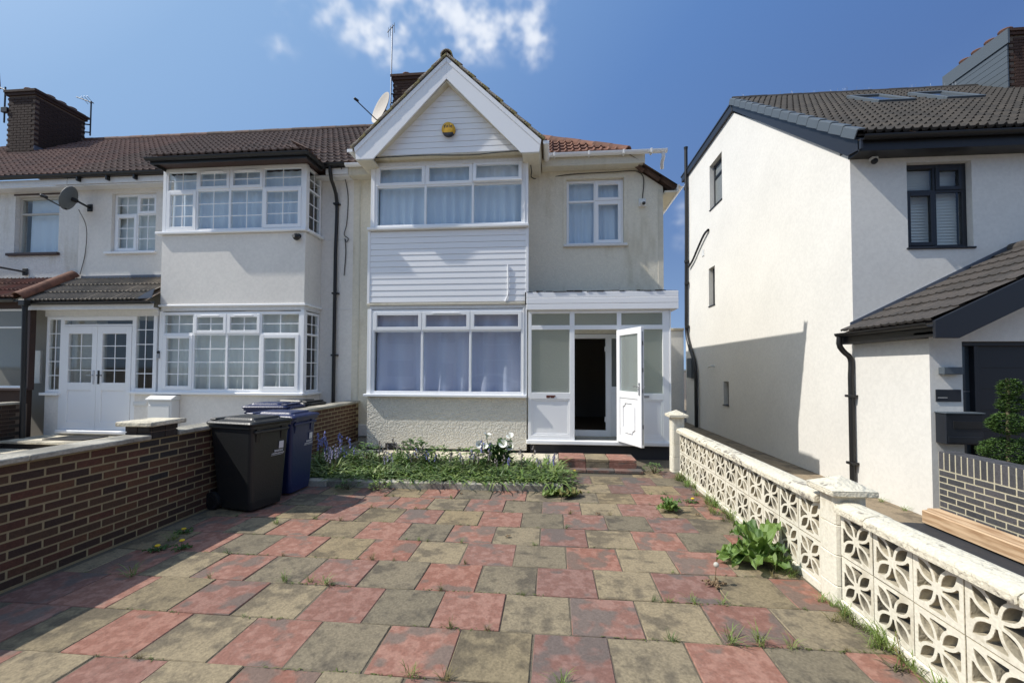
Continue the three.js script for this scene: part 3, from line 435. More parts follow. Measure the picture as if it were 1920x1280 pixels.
// a window in a plane: cells are laid out in the window's own (u, v) metres from its lower left corner; toWorld turns them into the world
function makeWindow(parent, o) {
  const { w, h, cols, transom, place, frame = M.upvc, glass = M.glass, edge = 0.05, depth = 0.07 } = o;
  const at = (u, v, d) => place(u, v, d);
  const turn = o.turn || 0;
  const solid = (u0, u1, v0, v1, d0, d1, c = 0.004) => cb(u1 - u0, v1 - v0, d1 - d0, c).translate((u0 + u1) / 2, (v0 + v1) / 2, (d0 + d1) / 2);
  const put = (p, name, g, m) => { const k = new THREE.Mesh(boxUV(g), m); k.name = name; k.castShadow = k.receiveShadow = true; p.add(k); return k; };
  const xs = [0, ...cols, w], tr = transom ? [0, transom, h] : [0, h], fr = [];
  fr.push(solid(0, edge, 0, h, -depth, 0), solid(w - edge, w, 0, h, -depth, 0), solid(edge, w - edge, h - edge, h, -depth, -0.001), solid(edge, w - edge, 0, edge, -depth, -0.001));
  for (const c of cols) fr.push(solid(c - edge * 0.4, c + edge * 0.4, edge, h - edge, -depth, -0.002));
  if (transom) for (let i = 0; i + 1 < xs.length; i++) fr.push(solid(xs[i] + (i ? edge * 0.4 : edge), xs[i + 1] - (i + 2 < xs.length ? edge * 0.4 : edge), transom - edge * 0.4, transom + edge * 0.4, -depth, -0.003));
  const win = new THREE.Mesh(mergeGeometries(fr.map((g) => boxUV(g))), frame); win.name = 'window'; win.castShadow = win.receiveShadow = true;
  const p0 = at(0, 0, 0), po = origin.get(parent); win.position.set(p0[0] - po.x, p0[1] - po.y, p0[2] - po.z); win.rotation.y = turn; parent.add(win);
  if (o.label) win.userData.label = o.label;
  for (let j = 0; j + 1 < tr.length; j++) for (let i = 0; i + 1 < xs.length; i++) {
    let u0 = xs[i] + (i ? edge * 0.4 : edge), u1 = xs[i + 1] - (i + 2 < xs.length ? edge * 0.4 : edge), v0 = tr[j] + (j ? edge * 0.4 : edge), v1 = tr[j + 1] - (j + 2 < tr.length ? edge * 0.4 : edge);
    const cell = (o.sash || {})[j + ',' + i];
    let holder = win;
    if (cell) {
      const s = typeof cell === 'number' ? cell : 0.05, g = mergeGeometries([solid(u0 - 0.012, u0 + s, v0 - 0.012, v1 + 0.012, -0.045, 0.014), solid(u1 - s, u1 + 0.012, v0 - 0.012, v1 + 0.012, -0.045, 0.014), solid(u0 + s, u1 - s, v1 - s, v1 + 0.012, -0.045, 0.013), solid(u0 + s, u1 - s, v0 - 0.012, v0 + s, -0.045, 0.013)]);
      holder = put(win, 'sash', g, frame);
      const ajar = (o.ajar || {})[j + ',' + i];
      if (ajar) { g.translate(0, -v1, 0); holder.position.set(0, v1, 0.012); holder.rotation.x = -ajar; }
      if (o.vent && o.vent[j + ',' + i]) put(win, 'trickle_vent', solid(u0 + (u1 - u0) * 0.2, u1 - (u1 - u0) * 0.2, v1 - 0.028, v1 - 0.004, 0.012, 0.028), frame);
      u0 += s; u1 -= s; v0 += s; v1 -= s;
      if (ajar) { const pn = put(win, 'pane', solid(u0 - 0.006, u1 + 0.006, v0 - 0.006, v1 + 0.006, -0.012, -0.008, 0.0005).translate(0, -v1 - s, 0), glass); pn.geometry = new THREE.PlaneGeometry(u1 - u0 + 0.01, v1 - v0 + 0.01).translate((u0 + u1) / 2, (v0 + v1) / 2 - v1 - s, -0.01); pn.position.copy(holder.position); pn.rotation.copy(holder.rotation); continue; }
    }
    const pane = put(win, 'pane', new THREE.PlaneGeometry(u1 - u0 + 0.01, v1 - v0 + 0.01).translate((u0 + u1) / 2, (v0 + v1) / 2, -0.022), glass);
    const b = (o.bars || {})[j]; if (b) {
      for (let k = 1; k < b[0]; k++) { const m = put(win, 'glazing_bar', unit.clone(), frame); m.position.set(u0 + (u1 - u0) * k / b[0], (v0 + v1) / 2, -0.02); m.scale.set(0.018, v1 - v0, 0.012); }
      for (let k = 1; k < b[1]; k++) { const m = put(win, 'glazing_bar', unit.clone(), frame); m.position.set((u0 + u1) / 2, v0 + (v1 - v0) * k / b[1], -0.0205); m.scale.set(u1 - u0, 0.018, 0.012); }
    }
  }
  if (o.sill) { const [l, r, t, out] = o.sill; put(win, 'sill', solid(-l, w + r, -t, 0, -depth, out, 0.008), o.sillMat || frame); }
  return win;
}
// place() for windows that face the street (+z), and for those that face +x or -x
const faceZ = (x, y, z) => (u, v, d) => [x + u, y + v, z + d];
function curtain(name, label, x0, x1, y0, y1, z, mt, seed, o = {}) {
  const f = rng(seed), n = Math.round((x1 - x0) * (o.fold || 26) * 3), rows = 6, g = new THREE.PlaneGeometry(x1 - x0, y1 - y0, n, rows), p = g.attributes.position;
  const ph = []; let a = 0; for (let i = 0; i <= n; i++) { a += rr(0.35, 1.0, f); ph.push(a); }
  for (let j = 0; j <= rows; j++) for (let i = 0; i <= n; i++) { const k = j * (n + 1) + i, t = j / rows; p.setZ(k, (o.amp || 0.03) * (0.35 + 0.75 * t) * (Math.sin(ph[i] * 1.1) + 0.5 * Math.sin(ph[i] * 0.37 + 1))); p.setX(k, p.getX(k) + 0.02 * t * Math.sin(ph[i] * 0.21)); }
  g.translate((x0 + x1) / 2, (y0 + y1) / 2, z); g.computeVertexNormals();
  const m = single(name, label, 'curtain', g, mt); return m;
}
// ================================================================ THE TERRACE: shared levels
const ZB = -8.2, ZM = -8.8, EAVE = 5.86, ZE = -8.5, SL = 0.76, ZRIDGE = -12.43, YR = EAVE + SL * (ZE - ZRIDGE);
const TG = tileGeo(0.3, 0.42, 2, 0.028), TG3 = tileGeo(0.3, 0.40, 3, 0.022), TGs = tileGeo(0.28, 0.40, 2, 0.038, 0.045);
const AX = V(1, 0, 0), UP = V(0, SL, -1).normalize(), LU = (ZE - ZRIDGE) * Math.hypot(1, SL);
// ================================================================ MAIN HOUSE
const house = thing('terraced_house', 'cream rendered end terrace house with a white boarded gable over its bay', 'house', [-1, 0, -8.8]);
{
  const H = house;
  // walls
  part(H, 'front_wall', wallZ([[-4.19, -0.3], [2.2, -0.3], [2.2, 5.28], [1.72, 5.62], [1.72, 5.74], [-4.19, 5.74]], [[-3.38, -0.62, 0.3, 2.78], [-3.38, -0.62, 3.05, 5.6], [0.295, 1.44, 4.15, 5.49], [0.32, 1.62, 0.3, 2.36]], ZM, 0.24), M.cream);
  part(H, 'side_wall', bx(1.96, 2.197, -0.3, 5.28, -16.5, ZM - 0.241), M.cream);
  part(H, 'back_wall', bx(-4.19, 1.955, -0.3, 5.6, -16.5, -16.26), M.cream);
  part(H, 'party_wall', bx(-4.17, -4.07, -0.3, 5.6, -16.25, ZM - 0.245), M.room);
  part(H, 'ground_floor', bx(-4.06, 1.95, 0.12, 0.29, -16.25, ZM - 0.245), M.floor);
  part(H, 'upper_floor', bx(-4.06, 1.95, 2.82, 3.02, -16.25, ZM - 0.245), M.room);
  part(H, 'ceiling', bx(-4.06, 1.95, 5.5, 5.58, -16.25, ZM - 0.245), M.room);
  part(H, 'room_partition', bx(-4.06, 1.95, 0.3, 2.81, -12.6, -12.5), M.roomDark);
  part(H, 'hall_partition', bx(0.05, 0.15, 0.3, 2.81, -12.45, ZM - 0.25), M.roomDark);
  part(H, 'bedroom_partition', bx(-4.06, 1.95, 3.03, 5.49, -12.2, -12.1), M.room);
  part(H, 'corner_bead', bx(2.10, 2.203, 0.0, 5.22, ZM - 0.05, ZM + 0.006), M.trimCream);
  part(H, 'party_strip', bx(-4.06, -4.03, 0.2, 5.6, ZM - 0.05, ZM + 0.012), M.trimCream);
  part(H, 'damp_course', bx(-3.56, -0.50, -0.2, 0.115, ZB - 0.22, ZB - 0.012), M.dpc);
  // bay
  part(H, 'bay_base', join([bx(-3.575, -0.468, 0.118, 1.10, ZB - 0.12, ZB, 0.006), bx(-3.575, -3.45, 0.118, 1.10, ZM, ZB - 0.121), bx(-0.593, -0.468, 0.118, 1.10, ZM, ZB - 0.121)]), M.dash);
  for (let k = 0; k < 1; k++) { const v = part(H, 'air_brick', bx(-3.20, -2.98, 0.115, 0.21, ZB - 0.05, ZB + 0.004), M.blackMatt); for (let j = 0; j < 3; j++) part(v, 'air_brick_bar', bx(-3.195, -2.985, 0.13 + j * 0.026, 0.138 + j * 0.026, ZB + 0.004, ZB + 0.008, 0.001), M.dpc); }
  part(H, 'spandrel_backing', join([bx(-3.56, -0.47, 2.86, 4.34, ZB - 0.15, ZB - 0.02), bx(-3.56, -3.46, 2.86, 4.34, ZM, ZB - 0.151), bx(-0.57, -0.47, 2.86, 4.34, ZM, ZB - 0.151)]), M.upvcOld);
  // shiplap boards of the spandrel: each leans out at its foot
  const board = (x0, x1, y0, h, z, t = 0.014) => { const s = poly([[0, 0], [t, 0], [t, 0.012], [t * 0.55, h - 0.004], [0, h - 0.004]]); return clean(new THREE.ExtrudeGeometry(s, { depth: x1 - x0, bevelEnabled: false }).rotateY(Math.PI / 2).scale(1, 1, -1).translate(x0, y0, z)); };
  const flip = (g) => { const p = g.attributes.position; for (let i = 0; i < p.count; i += 3) { for (const a of ['position', 'normal', 'uv']) { const q = g.attributes[a], s = q.itemSize, t = []; for (let k = 0; k < s; k++) t.push(q.array[(i + 1) * s + k]); for (let k = 0; k < s; k++) { q.array[(i + 1) * s + k] = q.array[(i + 2) * s + k]; q.array[(i + 2) * s + k] = t[k]; } } } g.computeVertexNormals(); return boxUV(g); };
  for (let k = 0; k < 12; k++) part(H, 'cladding_board', flip(board(-3.555, -0.485, 2.93 + k * 0.1155, 0.1155, ZB - 0.02 + 0.012)), M.board);
  part(H, 'cladding_trim', bx(-3.60, -3.55, 2.9, 4.33, ZB - 0.1, ZB + 0.014), M.upvc); part(H, 'cladding_trim', bx(-0.49, -0.44, 2.9, 4.33, ZB - 0.1, ZB + 0.014), M.upvc);
  part(H, 'cladding_trim', bx(-3.605, -0.435, 2.872, 2.912, ZB - 0.1, ZB + 0.024), M.trimCream);
  part(H, 'window_head', bx(-3.55, -0.46, 2.80, 2.868, ZB - 0.12, ZB - 0.004), M.upvcOld);
  part(H, 'overflow_pipe', tube([[-0.83, 3.62, ZB + 0.02], [-0.825, 3.3, ZB + 0.022], [-0.83, 3.05, ZB + 0.02], [-0.88, 2.92, ZB + 0.025]], 0.013), M.upvc);
  // bay returns (the narrow sides)
  for (const x of [-3.53, -0.51]) { part(H, 'bay_return', bx(x - 0.045, x + 0.045, 1.11, 2.86, ZM, ZB - 0.075), M.upvc); part(H, 'bay_return', bx(x - 0.04, x + 0.04, 4.36, 5.67, ZM, ZB - 0.075), M.upvc); }
  for (const [x, a, b] of [[-3.555, 1.15, 2.8], [-0.485, 1.15, 2.8], [-3.52, 4.42, 5.66], [-0.47, 4.42, 5.66]]) part(H, 'corner_post', join([bx(x - 0.035, x + 0.02, a, b, ZB - 0.07, ZB + 0.004), bx(x + (x < -2 ? 0.022 : -0.055), x + (x < -2 ? 0.05 : -0.037), a, b, ZB - 0.06, ZB + 0.012)]), M.upvc);
  makeWindow(H, { label: 'upper bay window with its right top light ajar', w: 2.95, h: 1.27, cols: [1.02, 1.955], transom: 0.815, place: faceZ(-3.475, 4.395, ZB), sash: { '1,0': 0.052, '1,1': 0.052, '1,2': 0.052 }, ajar: { '1,2': 0.16 }, vent: { '1,1': 1 }, edge: 0.055, sill: [0.12, 0.09, 0.055, 0.085] });
  makeWindow(H, { label: 'ground floor bay window', w: 2.98, h: 1.63, cols: [1.01, 1.955], transom: 1.22, place: faceZ(-3.505, 1.155, ZB), sash: { '1,0': 0.052, '1,1': 0.052, '1,2': 0.052 }, vent: { '1,1': 1 }, edge: 0.055, sill: [0.12, 0.06, 0.05, 0.085] });
  makeWindow(H, { label: 'small upper window beside the security camera', w: 1.14, h: 1.33, cols: [0.57], transom: 0.90, place: faceZ(0.297, 4.155, ZM - 0.07), sash: { '1,1': 0.05, '0,1': 0.055 }, vent: { '1,1': 1 }, sill: [0.06, 0.06, 0.05, 0.13], sillMat: M.upvcOld });
  part(H, 'window_surround', join([bx(0.225, 0.292, 4.1, 5.55, ZM, ZM + 0.012), bx(1.443, 1.51, 4.1, 5.55, ZM, ZM + 0.012), bx(0.292, 1.443, 5.493, 5.56, ZM, ZM + 0.012)]), M.cream);
  // soffit box over the bay and the gable
  part(H, 'bay_soffit', bx(-3.60, -0.36, 5.675, 5.735, ZM, ZB + 0.02), M.trimCream);
  part(H, 'gable_fascia', bx(-3.56, -0.40, 5.60, 5.672, ZB - 0.03, ZB + 0.03), M.upvcOld);
  const GX = -1.965, GS = 0.935, GZ = -7.86;
  for (let k = 0; k < 13; k++) {                       // boards of the gable, cut to the slope
    const y0 = 5.74 + k * 0.112, y1 = y0 + 0.112, hw = (y) => Math.max(0.02, (7.26 - y) / GS * 1.0);
    const a = hw(y0), b = hw(y1); if (y0 > 7.14) continue;
    part(H, 'gable_board', clean(new THREE.ExtrudeGeometry(poly([[GX - a, y0 + 0.003], [GX + a, y0 + 0.003], [GX + b, y1 - 0.002], [GX - b, y1 - 0.002]]), { depth: 0.012, bevelEnabled: true, bevelThickness: 0.003, bevelSize: 0.003, bevelOffset: -0.003, bevelSegments: 1 }).rotateX(-0.03).translate(0, -0.0, 0).applyMatrix4(new THREE.Matrix4().makeTranslation(0, y0 - (y0 + 0.003) * Math.cos(-0.03) + 0.003, ZB + 0.165 + (y0) * Math.sin(0.03)))), M.board);
  }
  part(H, 'gable_ledge', bx(-3.50, -0.44, 5.715, 5.745, ZB + 0.022, ZB + 0.172), M.trimCream);
  part(H, 'gable_backing', clean(new THREE.ExtrudeGeometry(poly([[GX - 1.72, 5.73], [GX + 1.72, 5.73], [GX, 7.34]]), { depth: 0.02, bevelEnabled: false }).translate(0, 0, ZB + 0.132)), M.upvcOld);
  // barge boards with box ends
  for (const s of [-1, 1]) {
    const top = [GX, 7.46], ft = [GX + s * 1.765, 5.812], wv = 0.40;
    const pts = [[GX, top[1]], ft, [GX + s * 1.735, 5.60], [GX + s * 1.40, 5.60], [GX, top[1] - wv]];
    const bb = part(H, 'barge_board', clean(new THREE.ExtrudeGeometry(poly(s > 0 ? pts : pts.slice().reverse()), { depth: 0.022, bevelEnabled: true, bevelThickness: 0.003, bevelSize: 0.003, bevelOffset: -0.003, bevelSegments: 1 }).translate(0, 0, GZ)), M.board);
    const o = 0.085; part(bb, 'barge_edge', clean(new THREE.ExtrudeGeometry(poly([[GX + s * 0.002, top[1] + 0.004], [ft[0] + s * 0.006, ft[1] + 0.004], [ft[0] - s * 0.01, ft[1] - o], [GX + s * 0.002, top[1] - o]].slice()[s > 0 ? 'slice' : 'reverse']()), { depth: 0.014, bevelEnabled: false }).translate(0, 0, GZ + 0.025)), M.board);
    part(H, 'box_end', bx(GX + s * 1.42, GX + s * 1.735, 5.578, 5.62, ZM, GZ + 0.02), M.trimCream);
    part(H, 'box_cheek', clean(new THREE.ExtrudeGeometry(poly([[GX + s * 1.735, 5.60], [GX + s * 1.765, 5.79], [GX + s * 1.72, 5.79], [GX + s * 1.70, 5.60]][s > 0 ? 'slice' : 'reverse']()), { depth: GZ - ZM - 0.01, bevelEnabled: false }).translate(0, 0, ZM)), M.trimCream);
    // cream lining under the verge
    part(H, 'verge_soffit', clean(new THREE.ExtrudeGeometry(poly([[GX, 7.055], [GX + s * 1.395, 5.72], [GX + s * 1.36, 5.72], [GX, 7.02]][s > 0 ? 'slice' : 'reverse']()), { depth: 0.3, bevelEnabled: false }).translate(0, 0, GZ - 0.31)), M.trimCream);
    // tiles of the gable roof
    const U = V(-s, GS, 0).normalize(), len = Math.hypot(1.80, 1.80 * GS), O = s > 0 ? V(GX + 1.80, 7.5 - 1.80 * GS, GZ + 0.055) : V(GX - 1.80, 7.5 - 1.80 * GS, -10.75);
    layTiles(H, O, V(0, 0, s > 0 ? -1 : 1), U, 10.75 + GZ + 0.055, len, 0.3, 0.36, TG, M.tileBrown, (a, u) => { const z = s > 0 ? O.z - a : O.z + a, y = O.y + u * U.y; return y > EAVE + SL * (ZE - z) - 0.1; }, 120, 41 + s);
    part(H, 'gable_roof_deck', clean(new THREE.ExtrudeGeometry(poly([[GX, 7.495], [GX + s * 1.80, 7.495 - 1.80 * GS], [GX + s * 1.80, 7.47 - 1.80 * GS], [GX, 7.47]][s > 0 ? 'slice' : 'reverse']()), { depth: 10.9 + GZ, bevelEnabled: false }).translate(0, 0, -10.9)), M.mortarDark);
    // mossy verge: short cloaked tile ends
    const vg = rng(60 + s);
    for (let k = 0; k < 7; k++) { const t0 = k / 7, x = GX + s * 1.82 * (t0 + 0.5 / 7), y = 7.515 - Math.abs(x - GX) * GS, m = part(H, 'verge_tile', cb(0.375, 0.04, 0.10, 0.008), M.moss, [x, y + 0.012 + rr(-0.004, 0.006, vg), GZ + 0.012]); m.rotation.z = -s * (Math.atan(GS) - 0.05); }
    // white gutter along the gable roof's eave
    part(H, 'gable_gutter', gutterZ(-9.6, GZ + 0.02, 5.80, GX + s * 1.86, 0.055), M.upvc);
    part(H, 'gutter_end', bx(GX + s * 1.86 - 0.055, GX + s * 1.86 + 0.055, 5.745, 5.805, GZ + 0.02, GZ + 0.026), M.upvc);
  }
  ridgeTiles(H, [GX, 7.53, GZ + 0.06], [GX, 7.53, -10.7], 0.115, M.moss, 0.42);
  // main roof: front slope right of the party wall, hip and right slope
  const SS = 0.6, XE = 2.45, YE = 5.25, hipX = XE - (EAVE - 0.02 - YE) / SS;
  layTiles(H, V(-4.19, EAVE, ZE), AX, UP, 6.1, LU, 0.28, 0.30, TGs, M.tileRed, (a, u) => { const x = -4.19 + a, y = EAVE + u * UP.y, z = ZE + u * UP.z; const hx = XE - (y - YE) / SS; const gy = 7.5 - Math.abs(x - GX) * GS; return x < hx + 0.05 && x > GX && y > gy - 0.2; }, 300, 8);
  layTiles(H, V(-4.19, EAVE, ZE), AX, UP, 4.2, LU, 0.3, 0.345, TG, M.tileDark, (a, u) => { const x = -4.19 + a, y = EAVE + u * UP.y; const gy = 7.5 - Math.abs(x - GX) * GS; return x < GX && y > gy - 0.2 && y < YR; }, 60, 9);
  const tri3 = (a, b, c, d) => { const g = new THREE.BufferGeometry(); g.setAttribute('position', new THREE.Float32BufferAttribute([...a, ...b, ...c, ...a, ...c, ...d], 3)); g.computeVertexNormals(); return clean(g); };
  const rx = XE - (YR - YE) / SS;
  part(H, 'roof_deck', join([tri3([-4.19, EAVE - 0.02, ZE], [hipX, EAVE - 0.02, ZE], [rx, YR, ZRIDGE], [-4.19, YR, ZRIDGE]), tri3([-4.19, YR, ZRIDGE], [rx, YR, ZRIDGE], [hipX, EAVE - 0.02, 2 * ZRIDGE - ZE], [-4.19, EAVE - 0.02, 2 * ZRIDGE - ZE]),
    tri3([hipX, EAVE - 0.02, ZE], [XE, YE, ZE - 0.15], [XE, YE, -16.3], [rx, YR, ZRIDGE]), tri3([XE, YE, ZE - 0.15], [XE, YE - 0.03, ZE - 0.15], [XE, YE - 0.03, -16.3], [XE, YE, -16.3])]), M.mortarDark);
  ridgeTiles(H, [hipX + 0.02, EAVE + 0.05, ZE - 0.02], [rx, YR + 0.05, ZRIDGE], 0.11, M.tileRed, 0.42, 'hip_tile');
  ridgeTiles(H, [rx, YR + 0.04, ZRIDGE], [-4.19, YR + 0.04, ZRIDGE], 0.11, M.tileDark, 0.45);
  layTiles(H, V(XE, YE, -16.2), V(0, 0, 1), V(-1, SS, 0).normalize(), 7.6, 5, 0.3, 0.345, TGs, M.tileDark, (a, u) => { const z = -16.2 + a, y = YE + u * 0.5145; return y < YR && z < ZE - Math.max(0, (y - EAVE) / SL) - 0.05 && u < 1.0; }, 40, 12);
  // verge of the right slope, seen from below
  const vg = part(H, 'verge_board', clean(new THREE.ExtrudeGeometry(poly([[hipX - 0.02, EAVE - 0.055], [XE + 0.02, YE - 0.03], [XE + 0.02, YE + 0.03], [hipX - 0.02, EAVE + 0.0]]), { depth: 0.10, bevelEnabled: false }).translate(0, 0, ZM - 0.02)), M.tileDark[1]);
  part(H, 'side_soffit', bx(2.2, 2.44, 5.10, 5.14, -16, ZM + 0.15), M.trimCream); part(H, 'side_fascia', bx(2.425, 2.447, 5.1, 5.23, -16, ZM + 0.2), M.upvcOld);
  part(H, 'side_gutter', gutterZ(-16, ZM + 0.25, 5.22, 2.50, 0.055), M.upvc);
  // front gutter, fascia, soffit
  part(H, 'front_fascia', bx(-0.2, 1.80, 5.69, 5.83, ZE - 0.06, ZE - 0.035), M.trimCream); part(H, 'front_soffit', bx(-0.2, 1.80, 5.655, 5.688, ZM, ZE - 0.035), M.trimCream);
  const gt = part(H, 'front_gutter', gutterX(-0.12, 2.20, 5.86, ZE + 0.03, 0.06), M.upvc);
  for (const x of [0.05, 0.72, 1.38, 1.9]) part(gt, 'gutter_bracket', bx(x - 0.018, x + 0.018, 5.79, 5.875, ZE - 0.03, ZE + 0.095, 0.004), M.upvcOld);
  part(H, 'gutter_outlet', tube([[2.13, 5.81, ZE + 0.03], [2.13, 5.72, ZE + 0.03], [2.12, 5.64, ZE - 0.03], [2.14, 5.56, ZE - 0.12]], 0.034, 16), M.upvcOld);
  part(H, 'left_gutter', gutterX(-4.22, -3.70, 5.83, ZE + 0.03, 0.06), M.upvc); part(H, 'left_fascia', bx(-4.19, -3.72, 5.66, 5.80, ZE - 0.06, ZE - 0.035), M.trimCream); part(H, 'left_soffit', bx(-4.19, -3.72, 5.63, 5.658, ZM, ZE - 0.035), M.trimCream);
  chimney(H, -4.40, -3.45, 8.2, 9.80, -12.75, -11.55, M.brick[1], [[-4.12, -11.85, 0.2], [-3.75, -11.85, 0.14], [-4.12, -12.3, 0.16]]);
  part(H, 'meter_cupboard', join([bx(-4.0, -3.66, 0.235, 0.485, ZM, ZM + 0.06, 0.01), bx(-3.985, -3.675, 0.25, 0.47, ZM + 0.06, ZM + 0.068, 0.004)]), M.upvcOld);
  // curtains behind the panes
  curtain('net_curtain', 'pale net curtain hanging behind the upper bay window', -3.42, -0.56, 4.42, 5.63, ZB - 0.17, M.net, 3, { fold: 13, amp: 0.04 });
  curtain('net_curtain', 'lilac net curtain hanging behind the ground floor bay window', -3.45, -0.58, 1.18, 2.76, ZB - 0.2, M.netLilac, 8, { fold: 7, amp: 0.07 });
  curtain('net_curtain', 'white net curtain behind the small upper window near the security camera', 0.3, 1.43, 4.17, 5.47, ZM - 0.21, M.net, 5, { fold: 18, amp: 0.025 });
}
// ================================================================ GLAZED PORCH
{
  const P = thing('front_porch', 'white framed porch with frosted panes and a boarded flat roof', 'porch', [0.87, 0.25, -8.5]);
  const z = ZB, put = (n, x0, x1, y0, y1, m = M.upvc, d0 = -0.07, d1 = 0, c = 0.004) => part(P, n, bx(x0, x1, y0, y1, z + d0, z + d1, c), m);
  part(P, 'base_course', bx(-0.40, 2.14, -0.2, 0.245, ZM + 0.005, z - 0.03), M.dpc);
  part(P, 'porch_floor', bx(-0.40, 2.14, 0.246, 0.30, ZM + 0.005, z - 0.075), M.roomDark);
  put('sill_board', -0.47, 2.16, 0.248, 0.325, M.upvc, -0.07, 0.06, 0.012);
  for (const [a, b] of [[-0.44, -0.38], [0.335, 0.425], [2.03, 2.15]]) put('post', a, b, 0.326, 2.74);
  put('post', 1.205, 1.285, 0.326, 2.74);
  put('corner_post', 2.152, 2.175, 0.30, 2.74, M.upvc, -0.06, 0.012);
  for (const [a, b] of [[-0.38, 0.335], [0.425, 1.205], [1.285, 2.03]]) { put('head_rail', a, b, 2.69, 2.74); put('transom_rail', a, b, 2.385, 2.465); }
  for (const [a, b] of [[-0.38, 0.335], [1.285, 2.03]]) {
    put('mid_rail', a, b, 1.085, 1.205); put('bottom_rail', a, b, 0.326, 0.41);
    const pn = put('lower_panel', a + 0.004, b - 0.004, 0.41, 1.085, M.board, -0.05, -0.022); part(pn, 'panel_bead', join([bx(a, a + 0.03, 0.41, 1.084, z - 0.022, z - 0.01), bx(b - 0.03, b, 0.41, 1.084, z - 0.022, z - 0.01), bx(a + 0.03, b - 0.03, 1.055, 1.084, z - 0.022, z - 0.01), bx(a + 0.03, b - 0.03, 0.41, 0.44, z - 0.022, z - 0.01)]), M.upvc);
  }
  const pane = (x0, x1, y0, y1) => part(P, 'frosted_pane', clean(new THREE.PlaneGeometry(x1 - x0 + 0.01, y1 - y0 + 0.01).translate((x0 + x1) / 2, (y0 + y1) / 2, z - 0.035)), M.frosted);
  pane(-0.38, 0.335, 2.465, 2.69); pane(0.425, 1.205, 2.465, 2.69); pane(1.285, 2.03, 2.465, 2.69); pane(-0.38, 0.335, 1.205, 2.385); pane(1.285, 2.03, 1.205, 2.385);
  // side glazing towards the neighbour
  part(P, 'side_frame', join([bx(2.08, 2.15, 0.326, 1.1, ZM + 0.01, z - 0.075), bx(2.08, 2.15, 2.39, 2.74, ZM + 0.01, z - 0.075)]), M.upvc);
  part(P, 'frosted_pane', clean(new THREE.PlaneGeometry(0.5, 1.3).rotateY(Math.PI / 2).translate(2.11, 1.745, -8.51)), M.frosted);
  // flat roof with three fascia boards and torn felt along the top
  part(P, 'porch_roof', bx(-0.45, 2.27, 2.742, 3.075, ZM + 0.005, z + 0.055), M.upvcOld);
  for (let k = 0; k < 3; k++) part(P, 'fascia_board', bx(-0.475, 2.295, 2.752 + k * 0.112, 2.752 + k * 0.112 + 0.107, z + 0.056, z + 0.078 - (k === 2 ? 0.006 : 0), 0.006), M.board);
  for (let k = 0; k < 3; k++) part(P, 'fascia_board', bx(2.271, 2.293, 2.752 + k * 0.112, 2.752 + k * 0.112 + 0.107, ZM + 0.01, z + 0.055, 0.006), M.board);
  { const f = rng(6), g = []; let x = -0.47; while (x < 2.28) { const l = rr(0.05, 0.16, f); g.push(bx(x, Math.min(2.285, x + l * 0.96), 3.082, 3.090 + rr(0, 0.018, f), z - 0.5, z + 0.06 + rr(0, 0.028, f), 0.003)); x += l; } part(P, 'felt_edge', join(g), M.blackMatt); }
  part(P, 'felt_edge', bx(-0.50, -0.478, 2.86, 3.09, z - 0.1, z + 0.06), M.blackMatt);
  part(P, 'letter_plate', join([bx(-0.10, 0.07, 1.125, 1.155, z, z + 0.008, 0.002), bx(-0.02, 0.05, 1.105, 1.128, z, z + 0.006, 0.002), bx(-0.10, -0.035, 1.105, 1.128, z, z + 0.006, 0.002)]), mat([0.12, 0.035, 0.025], 0.7));
  part(P, 'letter_plate', bx(1.62, 1.78, 1.125, 1.165, z, z + 0.012), M.alu);
  // the open door, hinged at the right post and swung out past square
  const D = new THREE.Group(); D.name = 'porch_door'; D.userData.label = 'half glazed white door standing wide open';
  D.position.set(1.215 - 0.87, 0.335 - 0.25, z + 0.02 + 8.5); D.rotation.y = -(Math.PI / 2) - 0.36 + Math.PI / 2 * 0 ; P.add(D); origin.set(D, V(0, 0, 0));
  // the leaf is built along -x from its hinge; seen from the drive it turns its inner face to the sun
  D.rotation.y = (Math.PI / 2 + 0.40);
  const W = 0.775, Hh = 2.03, dd = (n, x0, x1, y0, y1, d0, d1, m, c = 0.005) => local(D, n, bx(-x1, -x0, y0, y1, d0, d1, c), m);
  for (const [a, b] of [[0, 0.105], [W - 0.105, W]]) dd('door_stile', a, b, 0, Hh, -0.03, 0.03, M.upvc);
  for (const [a, b] of [[0, 0.12], [0.80, 0.92], [Hh - 0.11, Hh]]) dd('door_rail', 0.105, W - 0.105, a, b, -0.029, 0.029, M.upvc);
  dd('door_panel', 0.105, W - 0.105, 0.12, 0.80, -0.016, 0.016, M.upvc);
  for (const s of [-1, 1]) {
    const pts = [[0.20, 0.20], [0.50, 0.20], [0.575, 0.28], [0.575, 0.65], [0.50, 0.73], [0.20 + 0.08, 0.73], [0.20, 0.65], [0.20, 0.28]], q = [[0.275, 0.19], [0.50, 0.19], [0.52, 0.235], [0.578, 0.26], [0.578, 0.66], [0.52, 0.685], [0.50, 0.73], [0.275, 0.73], [0.255, 0.685], [0.197, 0.66], [0.197, 0.26], [0.255, 0.235]].map(([a, b]) => [-a, b]);
    const cx = -0.3875, cy = 0.46, inner = q.map(([a, b]) => [cx + (a - cx) * 0.9, cy + (b - cy) * 0.93]), s2 = poly(q.slice().reverse()); s2.holes = [poly(inner, THREE.Path)];
    local(D, 'panel_moulding', clean(new THREE.ExtrudeGeometry(s2, { depth: 0.012, bevelEnabled: true, bevelThickness: 0.004, bevelSize: 0.004, bevelOffset: -0.004, bevelSegments: 1 }).translate(0, 0, s > 0 ? 0.016 : -0.028)), M.upvc);
  }
  local(D, 'door_pane', clean(new THREE.PlaneGeometry(W - 0.2, 1.01).translate(-W / 2, 1.42, 0)), M.frosted);
